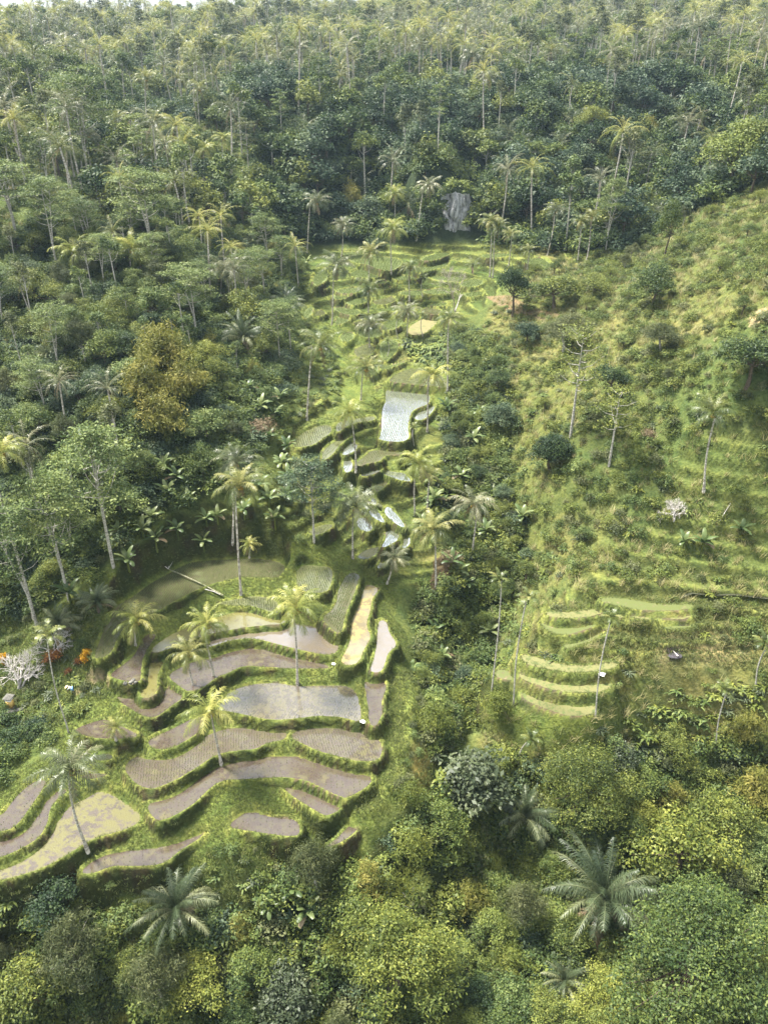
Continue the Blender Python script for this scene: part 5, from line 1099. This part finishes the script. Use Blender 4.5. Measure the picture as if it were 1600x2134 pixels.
tf = [tuft(1200+k, 'grass', 14, .30, .07).mesh('tuft') for k in range(3)]; tall = [tuft(1210+k, 'drygrass', 26, 1.1, .07, .30, .6).mesh('tuft') for k in range(3)]+[tuft(1214, 'grass', 26, .8, .08, .3, .6).mesh('tuft')]
SLH = slope_of(H)
def bunds(step, box, s0, s1, hi=3.2):
    X, Y, Z, u, v = cloud(step, *box); d = sample(DMIN, X, Y); k = (d > .12) & (d < hi) & ~in_poly(Z_FAR, u, v) & (RNG.random(len(X)) < np.clip(1.25-d/hi*.6, 0, 1)*np.where(sample(SLH, X, Y) > 1.1, .22, 1)); return X[k], Y[k], Z[k], RNG.uniform(s0, s1, int(k.sum()))
def strip(step, box, s0, s1, polys):
    X, Y, Z, u, v = cloud(step, *box); k = np.zeros(len(X), bool)
    for p in polys: k |= in_poly(p, u, v)
    k &= sample(DMIN, X, Y) > .2; return X[k], Y[k], Z[k], RNG.uniform(s0, s1, int(k.sum()))
merge('grass', tf, [bunds(.22, (-60, 62, 40, 118), .35, .8), bunds(.55, (-45, 40, 118, 250), .5, 1.1), strip(.38, (-10, 60, 40, 110), .7, 1.4, [Z_MEADOW, Z_YPATH, Z_DRYFLAT]), strip(.45, (-70, 10, 45, 130), .8, 1.6, [Z_LEFTBANK, Z_SHRUBLOW])])
merge('tall_grass', tall, [cover('', 0, 'rgt', 1.0, (-10, 150, 60, 280), .4, 1.1, dmin=.6, dens=lambda X, Y, u, v: np.where(in_poly(Z_DRYFLAT, u, v), .12, .75-.45*clump(X, Y))), cover('', 0, 'upl', 2.2, (-200, 0, 120, 330), .6, 1.4, dens=.7)])
# rice seedlings in their drills
P_ = []
for P in paddies:
    if P.look not in ('mudrows', 'whiterows', 'greenwater', 'mudgreen', 'mudwater', 'mud', 'green'): continue
    i0, i1, j0, j1 = P.box; lo = P.xy.min(0); hi = P.xy.max(0); st = .34 if P.z < 6*S else .42
    if P.look == 'mud' : st *= 2.1
    a = .35*math.sin(P.z*3); X, Y = np.meshgrid(np.arange(lo[0]-8, hi[0]+8, st), np.arange(lo[1]-8, hi[1]+8, st*.62)); c_ = P.xy.mean(0); dx_, dy_ = X-c_[0], Y-c_[1]; X = c_[0]+dx_*math.cos(a)-dy_*math.sin(a); Y = c_[1]+dx_*math.sin(a)+dy_*math.cos(a)
    X = X.ravel(); Y = Y.ravel(); k = sdf(P.xy, X, Y) < -.25; X, Y = X[k], Y[k]; X = X+RNG.normal(0, .035, len(X))+.25*np.sin(Y*.22); k = RNG.random(len(X)) < (.92 if P.look != 'mud' else .5); X, Y = X[k], Y[k]
    P_.append((X, Y, np.full(len(X), P.z+.02), RNG.uniform(.7, 1.15, len(X))*(1.5 if P.look == 'green' else 1.0 if P.look in ('whiterows', 'greenwater', 'mudgreen') else .62)))
merge('rice_seedlings', [tuft(1220+k, 'rice', 6, .22, .045, .03, .35).mesh('seedling') for k in range(2)], P_)

# ------------------------------------------------------------------ words for every plant that has none yet: look, stretch of the view, order within it
def where(u, v):
    c = ('at the far left', 'left of centre', 'in the centre', 'right of centre', 'at the far right')[min(4, max(0, int(u//320)))]
    I = lambda p: bool(in_poly(p, np.array([u]), np.array([v]))[0])
    if v < 60: return 'in the highest far forest', c
    if v < 125: return 'in the upper far forest', c
    if v < 200: return 'in the middle far forest', c
    if v < 290: return 'in the lower far forest', c
    if v < 400 and u > 560: return 'at the dark forest foot', c
    if v < 400: return 'on the upper left slope', ('near the edge' if u < 190 else 'near the middle' if u < 380 else 'by the forest')
    if u < 620 and v < 560: return 'atop the left hillside', ('near the edge' if u < 200 else 'midway' if u < 420 else 'near the valley')
    if u < 620 and v < 750: return 'high on the left hillside', ('near the edge' if u < 200 else 'midway' if u < 420 else 'near the valley')
    if u < 620 and v < 950: return 'on the middle left hillside', ('near the edge' if u < 200 else 'midway' if u < 420 else 'near the valley')
    if u < 620 and v < 1160: return 'above the long curved paddy', ('near the edge' if u < 200 else 'left of its middle' if u < 420 else 'near the valley')
    if v > 1950: return 'along the bottom edge', c
    if v > 1740: return 'in the bottom jungle', c
    if v > 1480: return 'below the terraces', c
    if u < 620: return 'in the left garden', c
    if u < 1110: return ('at the end of the valley' if v < 650 else 'in the upper gully' if v < 900 else 'in the middle gully' if v < 1150 else 'in the lower gully'), ('on its left side' if u < 960 else 'on its right side')
    return ('high on the right slope' if v < 700 else 'on the middle right slope' if v < 1000 else 'low on the right slope'), ('near the gully' if u < 1280 else 'near the right edge' if u > 1450 else 'in its middle')
ORD = ['leftmost', 'second', 'third', 'fourth', 'fifth', 'sixth', 'seventh', 'eighth', 'ninth', 'tenth', 'eleventh', 'twelfth']
NUMW = {2: 'two', 3: 'three', 4: 'four', 5: 'five', 6: 'six', 7: 'seven', 8: 'eight', 9: 'nine', 10: 'ten', 11: 'eleven', 12: 'twelve'}
G = {}
for r_ in RECS:
    if r_['label']: continue
    a, b = where(r_['u'], r_['v']); ct = r_['look'] in ('', None); lk = '' if ct else r_['look']+' '
    h_ = 'tall' if r_['px'] > 95 else 'low' if r_['px'] < 38 else ''
    if r_['u'] < 0 or r_['u'] > 1600: b = 'crossing the left edge' if r_['u'] < 0 else 'crossing the right edge'
    G.setdefault((h_, lk, r_['noun'], a, b), []).append(r_)
def plural(n_): return n_+'s'
for (h_, lk, noun, a, b), L_ in G.items():
    L_.sort(key=lambda q: q['u']); n_ = len(L_); base = ((h_+' ') if h_ else '')+lk
    for i, r_ in enumerate(L_):
        if n_ == 1: s_ = f'{base}{noun} {a}, {b}'
        elif i == 0: s_ = f'leftmost {base}{noun} {a}, {b}'
        elif i == n_-1: s_ = f'rightmost {base}{noun} {a}, {b}'
        elif n_ <= 12: s_ = f'{ORD[i]} {base}{noun} from left {a}, {b}'
        else: s_ = f'one of many {base}{plural(noun)} {a}, {b}'
        while len(s_.split()) > 16: s_ = s_.replace('slender pale stemmed', 'slender', 1) if 'slender pale stemmed' in s_ else s_.replace('broadleaf tree', 'tree', 1) if 'broadleaf tree' in s_ else s_.rsplit(',', 1)[0]
        r_['o']['label'] = s_.strip()

# ------------------------------------------------------------------ small things people left in the valley
def bev_box(mb, c, s, m, rz=0, tint=.5):
    x, y, z = s; v = np.array([(a*x/2, b*y/2, d*z/2) for a in (-1, 1) for b in (-1, 1) for d in (-1, 1)]); ca_, sa_ = math.cos(rz), math.sin(rz)
    v = np.stack([v[:, 0]*ca_-v[:, 1]*sa_, v[:, 0]*sa_+v[:, 1]*ca_, v[:, 2]], 1)+np.array(c)
    mb.add(v, [(0, 1, 3, 2), (4, 6, 7, 5), (0, 4, 5, 1), (2, 3, 7, 6), (0, 2, 6, 4), (1, 5, 7, 3)], m, tint)
M['cloth_white'] = plain_mat('white cloth', (.80, .80, .78), .8, .05); M['cloth_blue'] = plain_mat('pale blue cloth', (.22, .42, .75), .8, .1); M['cloth_gold'] = plain_mat('golden cloth', (.75, .50, .16), .8, .1)
M['skin'] = plain_mat('tanned skin', (.36, .20, .12), .6, .05); M['hair'] = plain_mat('black hair', (.015, .012, .012), .5, .1); M['stone'] = plain_mat('dark mossy stone', (.12, .115, .10), .9, .5, 2); M['cliff'] = None
M['tin'] = plain_mat('white painted roof sheet', (.78, .80, .82), .4, .06); M['plank'] = plain_mat('weathered wall', (.26, .22, .18), .8, .3); M['darkcloth'] = plain_mat('dark teal cloth', (.03, .06, .07), .8, .2); M['straw'] = plain_mat('straw hat', (.6, .5, .3), .8, .1)
mc_, tc_ = mat('pale cliff rock'); g_ = tc_.nodes.new('ShaderNodeTexCoord'); mq = N(tc_, 'ShaderNodeMapping'); mq.inputs['Scale'].default_value = (1.4, 1.4, .22); tc_.links.new(g_.outputs['Object'], mq.inputs['Vector'])
n_a = noise(tc_, 1.0, 6, mq.outputs[0], .75); surf(tc_, ramp(tc_, [(.36, (.045, .05, .045)), (.46, (.26, .26, .26)), (.62, (.55, .55, .56))], n_a).outputs[0], .9, .2, bump(tc_, n_a, 1.0, .6)); M['cliff'] = mc_
def root(name, x, y, z, rz, label, cat):
    o = bpy.data.objects.new(name, None); o.empty_display_size = .4; COL.objects.link(o); o.location = (x, y, z); o.rotation_euler = (0, 0, rz); return tag(o, label, cat)
# hut on the upper left slope
x, y, z = spot(313, 134, 4.2); r = root('hut', x, y, z, R(12), 'small open hut with a white hipped roof among the upper left palms', 'hut')
m = MB(); e = 3.4; f_ = 2.4; ri = 1.1
m.add([(-e, -f_, 3.0), (e, -f_, 3.0), (e, f_, 3.0), (-e, f_, 3.0), (-ri, 0, 4.5), (ri, 0, 4.5)], [(0, 1, 5, 4), (2, 3, 4, 5)], 'tin'); m.add([(e, -f_, 3.0), (e, f_, 3.0), (ri, 0, 4.5), (-e, f_, 3.0), (-e, -f_, 3.0), (-ri, 0, 4.5)], [(0, 1, 2), (3, 4, 5)], 'tin'); m.add([(-e, -f_, 2.92), (e, -f_, 2.92), (e, f_, 2.92), (-e, f_, 2.92)], [(3, 2, 1, 0)], 'plank'); m.obj('roof', r)
m = MB(); bev_box(m, (0, 1.2, 1.2), (4.6, .15, 3.4), 'plank'); bev_box(m, (0, 0, .1), (5.2, 3.6, .9), 'stone'); m.obj('wall', r)
for sx in (-1, 1):
    m = MB(); bev_box(m, (sx*2.4, -1.5, 1.4), (.18, .18, 3.1), 'plank'); m.obj('post', r)
# pale cliff in the foot of the far forest
x, y, z = drop(950, 462); r0_ = root('cliff', x, y, z, 0, 'pale grey rock face showing through the forest at the head of the valley', 'rock')
rg = np.random.default_rng(4); nu, nv = 26, 18; v = []
for j in range(nv):
    for i in range(nu):
        a = i/(nu-1)*2-1; q = j/(nv-1); wv = 5.2*(1-.35*q**2); v.append((a*wv+fbm(np.array([a*3.]), np.array([q*4.]))[0]*1.6, 3.2*(1-abs(a)**2)*-1+fbm(np.array([a*5.+9]), np.array([q*5.]))[0]*2.0+q*2.2, q*11*(1-.45*a*a)-2.5+fbm(np.array([a*4.]), np.array([q*3.+3]))[0]*1.0))
m = MB(); m.add(v, [(j*nu+i, j*nu+i+1, (j+1)*nu+i+1, (j+1)*nu+i) for j in range(nv-1) for i in range(nu-1)], 'cliff'); m.add([(-7, 3.2, -3), (7, 3.2, -3), (4, 5.4, 7), (-4, 5.4, 7)], [(3, 2, 1, 0)], 'cliff'); m.obj('rock_face', r0_)
vines = [shrub(1300+k, 2.4, 1.8, 8, 14, 7, .5, .5, 'leaf_mid').mesh('vines') for k in range(2)]
for k, (dx, dy, dz, s) in enumerate(((-6, 0, 3, 1.1), (6, 0, 2, 1.2), (0, 2, 8.6, 1.3), (-4, 1, 7, 1.0), (4, 1, 7.2, 1.0), (-5, -2, -1, 1.1), (4.5, -2, -1, 1.2))):
    q = bpy.data.objects.new('hanging_shrub', vines[k % 2]); COL.objects.link(q); q.location = (x+dx, y+dy, z+dz); q.scale = (s,)*3; tag(q, ['shrub left of the pale cliff, at mid height', 'shrub right of the pale cliff, at mid height', 'shrub crowning the top of the pale cliff', 'shrub on the upper left corner of the pale cliff', 'shrub on the upper right corner of the pale cliff', 'shrub at the lower left foot of the pale cliff', 'shrub at the lower right foot of the pale cliff'][k], 'shrub', 'shrubs around the cliff')
# shrine and stone wall at the left edge
x, y, z = drop(26, 1478); r = root('shrine', x, y, z, R(-10), 'small stone shrine wrapped in golden cloth at the left edge', 'shrine')
m = MB(); bev_box(m, (0, 0, .15), (1.0, 1.0, .5), 'stone'); bev_box(m, (0, 0, 1.95), (.75, .75, .5), 'stone'); m.add([(-.6, -.6, 2.2), (.6, -.6, 2.2), (.6, .6, 2.2), (-.6, .6, 2.2), (0, 0, 2.8)], [(0, 1, 4), (1, 2, 4), (2, 3, 4), (3, 0, 4)], 'stone'); m.obj('pedestal', r)
m = MB(); bev_box(m, (0, 0, 1.05), (.72, .72, 1.3), 'cloth_gold'); m.obj('cloth_wrap', r)
m = MB(); bev_box(m, (0, 0, 1.75), (.80, .80, .16), 'cloth_white'); m.obj('white_cloth_band', r)
a = np.array(drop(-60, 1530)); b = np.array(drop(48, 1480)); c = (a+b)/2; L_ = float(np.hypot(*(b-a)[:2])); r = root('stone_wall', c[0], c[1], c[2], math.atan2((b-a)[1], (b-a)[0]), 'low dark stone wall under the shrine at the left edge', 'wall')
rg = np.random.default_rng(8); m = MB()
for row in range(5):
    xx = -L_/2
    while xx < L_/2:
        w_ = .35+.35*rg.random(); bev_box(m, (xx+w_/2, rg.normal(0, .03), -.1+row*.27), (w_-.03, .42+rg.normal(0, .03), .25), 'stone', rg.normal(0, .04)); xx += w_
m.obj('masonry', r); m = MB(); bev_box(m, (0, 0, 1.28), (L_+.1, .56, .12), 'stone'); m.obj('coping', r)
# heap of stones on the bund
x, y, z = drop(275, 1424); r = root('stone_heap', x, y, z, 0, 'little heap of grey stones with a straw mat on the bund by the brown paddy', 'stones')
for k in range(6):
    m = MB(); th = np.linspace(-1.35, 1.35, 6); q = .18+.16*rg.random(); P_ = [(rg.normal(0, .04), rg.normal(0, .04), q*.8*math.sin(t_)) for t_ in th]; tube(m, P_, np.cos(th)*q*1.2+.01, 'stone', 7); o = m.obj('stone', r, True); o.location = (rg.normal(0, .38), rg.normal(0, .3), .18+.14*(k > 3)); o.rotation_euler = (rg.random(), rg.random(), rg.random()*6)
m = MB(); m.add([(-.2, -.55, .10), (.35, -.6, .12), (.4, -.15, .3), (-.15, -.2, .26)], [(0, 1, 2, 3)], 'straw'); m.obj('mat', r)
# cloths on the bunds and beside the stem
def crumpled(name, u, v, w_, h_, label, m_='cloth_white', zo=.15, seed=1):
    x, y, z = drop(u, v); rr = np.random.default_rng(seed); k = 7; xs = np.linspace(-1, 1, k); V = [(i*w_/2*(1-.15*abs(j))+rr.normal(0, .05), j*h_/2+rr.normal(0, .05), .18*(1-i*i)*(1-j*j)+rr.random()*.09) for j in xs for i in xs]
    m = MB(); m.add(V, [(j*k+i, j*k+i+1, (j+1)*k+i+1, (j+1)*k+i) for j in range(k-1) for i in range(k-1)], m_); o = m.obj(name, None, True); o.location = (x, y, z+zo); o.rotation_euler = (0, 0, rr.random()*3); return tag(o, label, 'cloth')
crumpled('white_sack', 756, 1507, 0.75, .6, 'white plastic sack at the corner of the biggest flooded paddy'); crumpled('white_sack', 695, 1386, .55, .4, 'small white sack at the outlet above the yellow paddy corner', seed=2)
crumpled('white_cloth', 1253, 1409, 1.1, .8, 'white cloth spread on the grass beside the dark topped areca palm', seed=3); crumpled('white_sack', 91, 648, .9, .6, 'white sack in a clearing high on the left hillside', seed=4, zo=.9)
# fallen stem across the topmost curved paddy
a = Vector(drop(352, 1192)); b = Vector(drop(466, 1247)); m = MB(); P_ = [a+(b-a)*t_+Vector((0, 0, .45+.25*math.sin(t_*3))) for t_ in np.linspace(0, 1, 9)]; tube(m, [tuple(p-a) for p in P_], np.linspace(.08, .15, 9), 'moss', 7)
r = root('fallen_tree', *a, 0, 'fallen pale tree stem lying across the topmost curved paddy', 'log'); m.obj('trunk', r, True)
m = MB()
for k in range(4): d = Vector((rg.normal(-.6, .4), rg.normal(.5, .5), .3+.3*rg.random())); tube(m, [(0, 0, .45), tuple(d*.8+Vector((0, 0, .4))), tuple(d*1.6+Vector((0, 0, .4)))], [.05, .035, .015], 'bone', 4)
m.obj('branches', r)
a = Vector(drop(1385, 1088)); 
for nm_, (u1, v1, u2, v2), lb in (('fallen_branch', (1498, 1090, 1520, 1055), 'slanting dead white stick on the right slope near the right edge'), ('fallen_branch', (428, 1232, 466, 1248), 'broken white end piece of the fallen stem on the bund')):
    a = Vector(drop(u1, v1)); b = Vector(drop(u2, v2)); m = MB(); tube(m, [(0, 0, .3), tuple((b-a)*.5+Vector((0, 0, .55))), tuple(b-a+Vector((0, 0, .4)))], [.07, .06, .03], 'bone', 6); o = m.obj(nm_, None, True); o.location = a; tag(o, lb, 'branch')
# farmer stooping beside the path
x, y, z = drop(152, 1444); r = root('person', x, y, z, R(8), 'farmer in white and pale blue bending down beside the path in the left garden', 'person')
def skin_mesh(name, P_, E_, rad, mats, parent, sub=2):
    me = bpy.data.meshes.new(name); me.from_pydata(P_, E_, []); o = bpy.data.objects.new(name, me); COL.objects.link(o); o.parent = parent; o.modifiers.new('skin', 'SKIN'); 
    if not me.skin_vertices: me.attributes.new('skin', 'FLOAT', 'POINT')
    for sv, q in zip(me.skin_vertices[0].data, rad): sv.radius = (q, q)
    me.skin_vertices[0].data[0].use_root = True; sb = o.modifiers.new('smooth', 'SUBSURF'); sb.levels = sub; sb.render_levels = sub; me.materials.append(M[mats]); return o
try:
    # hips, back bent forward to the left, neck and head, arms reaching down, legs astride
    P_ = [(0, 0, .86), (-.16, 0, .98), (-.34, 0, 1.07), (-.46, 0, 1.10), (-.56, 0, 1.10), (-.66, -.01, 1.07), (-.40, -.19, 1.02), (-.46, -.24, .76), (-.58, -.18, .52), (-.60, -.17, .44), (-.40, .19, 1.02), (-.44, .24, .76), (-.56, .16, .52), (-.60, .15, .45),
          (.0, -.12, .82), (-.08, -.16, .46), (.04, -.18, .07), (-.12, -.19, .03), (.0, .12, .82), (.06, .16, .46), (.16, .18, .07), (.0, .19, .03)]
    E_ = [(0, 1), (1, 2), (2, 3), (3, 4), (4, 5), (2, 6), (6, 7), (7, 8), (8, 9), (2, 10), (10, 11), (11, 12), (12, 13), (0, 14), (14, 15), (15, 16), (16, 17), (0, 18), (18, 19), (19, 20), (20, 21)]
    rad = [.145, .13, .14, .065, .095, .085, .06, .045, .034, .03, .06, .045, .034, .03, .095, .065, .045, .04, .095, .065, .045, .04]
    skin_mesh('body', P_, E_, rad, 'skin', r)
    skin_mesh('shirt', [(-.02, 0, .93), (-.16, 0, .99), (-.35, 0, 1.07), (-.40, -.19, 1.02), (-.45, -.23, .80), (-.40, .19, 1.02), (-.43, .23, .80)], [(0, 1), (1, 2), (2, 3), (3, 4), (2, 5), (5, 6)], [.165, .155, .16, .08, .065, .08, .065], 'cloth_white', r)
    skin_mesh('trousers', [(.02, 0, .88), (.0, -.12, .80), (-.08, -.16, .46), (.02, -.18, .16), (.0, .12, .80), (.06, .16, .46), (.14, .18, .16)], [(0, 1), (1, 2), (2, 3), (0, 4), (4, 5), (5, 6)], [.165, .115, .085, .07, .115, .085, .07], 'cloth_blue', r)
    for sy in (-1, 1):
        for k in range(5):
            q = (k-2)*.017; skin_mesh('finger' if k else 'thumb', [(-.60, sy*.165+q, .45), (-.625-.004*k, sy*.165+q*1.2, .40), (-.61, sy*.165+q*1.2, .365-.006*(k in (2, 3)))] if k else [(-.59, sy*.165-.03*sy, .47), (-.575, sy*.165-.055*sy, .43), (-.585, sy*.165-.05*sy, .40)], [(0, 1), (1, 2)], [.011, .009, .007], 'skin', r, 1)
    m = MB(); th = np.linspace(-1.45, 1.45, 7); tube(m, [(0, 0, .085*math.sin(t_)) for t_ in th], np.cos(th)*.105+.004, 'hair', 9); o = m.obj('hair', r, True); o.location = (-.615, 0, 1.15)
    m = MB(); th = np.linspace(0, 1, 5); tube(m, [(0, 0, .16-.16*t_) for t_ in th], .02+.26*th**.8, 'straw', 12); o = m.obj('hat', r, True); o.location = (-.63, 0, 1.17); o.rotation_euler = (0, R(-35), 0)
except Exception as ex: print('person', ex)
# drinking water pipe ditch on the right slope and a burnt heap
a = [drop(u, v) for u, v in ((1415,1246),(1440,1238),(1480,1240),(1530,1241),(1570,1246),(1610,1250),(1660,1255))]; m = MB()
V = []; 
for k, p in enumerate(a): V += [(p[0], p[1]-.35, p[2]+.05), (p[0], p[1]+.35, p[2]+.05)]
m.add(V, [(2*i, 2*i+2, 2*i+3, 2*i+1) for i in range(len(a)-1)], PM['dark']); o = m.obj('water'); tag(o, kind='structure')
r = root('ash_heap', *drop(1405, 1364), 0, 'dark burnt patch with charred white sticks on the dry flat', 'ashes'); m = MB()
M['ash'] = plain_mat('ash and char', (.05, .045, .05), .95, .5)
V = [(0, 0, .28)]+[(1.3*math.cos(t_)*(.8+.3*rg.random()), .9*math.sin(t_)*(.8+.3*rg.random()), -.05) for t_ in np.linspace(0, 6.28, 15)[:-1]]; m.add(V, [(0, i, i % 14+1) for i in range(1, 15)], 'ash'); m.obj('ashes', r, True)
m = MB()
for k in range(6): t_ = rg.random()*3.1; d = np.array([math.cos(t_), math.sin(t_), 0])*.7; tube(m, [-d+(0, 0, .25), d+(0, 0, .32)], [.05, .03], 'bone', 4)
m.obj('sticks', r)

# ------------------------------------------------------------------ the humid air over the valley
def haze():
    x0, x1, y0, y1, z0, z1 = -880, 880, -330, 1280, float(H.min())-1.5, max(CAMZ, float(H.max())+24)+3
    v = [(x, y, z) for x in (x0, x1) for y in (y0, y1) for z in (z0, z1)]; f = [(0, 1, 3, 2), (4, 6, 7, 5), (0, 4, 5, 1), (2, 3, 7, 6), (0, 2, 6, 4), (1, 5, 7, 3)]
    me = bpy.data.meshes.new('haze'); me.from_pydata(v, [], f); me.update(); m = bpy.data.materials.new('haze'); m.use_nodes = True; t = m.node_tree; t.nodes.clear()
    p = t.nodes.new('ShaderNodeVolumePrincipled'); p.inputs['Color'].default_value = (.60, .82, 1.0, 1); p.inputs['Density'].default_value = HAZE; p.inputs['Anisotropy'].default_value = .2
    o_ = t.nodes.new('ShaderNodeOutputMaterial'); t.links.new(p.outputs[0], o_.inputs['Volume']); me.materials.append(m); m.cycles.homogeneous_volume = True
    o = bpy.data.objects.new('haze', me); COL.objects.link(o); tag(o, kind='stuff')
HAZE = 0.00010
haze()
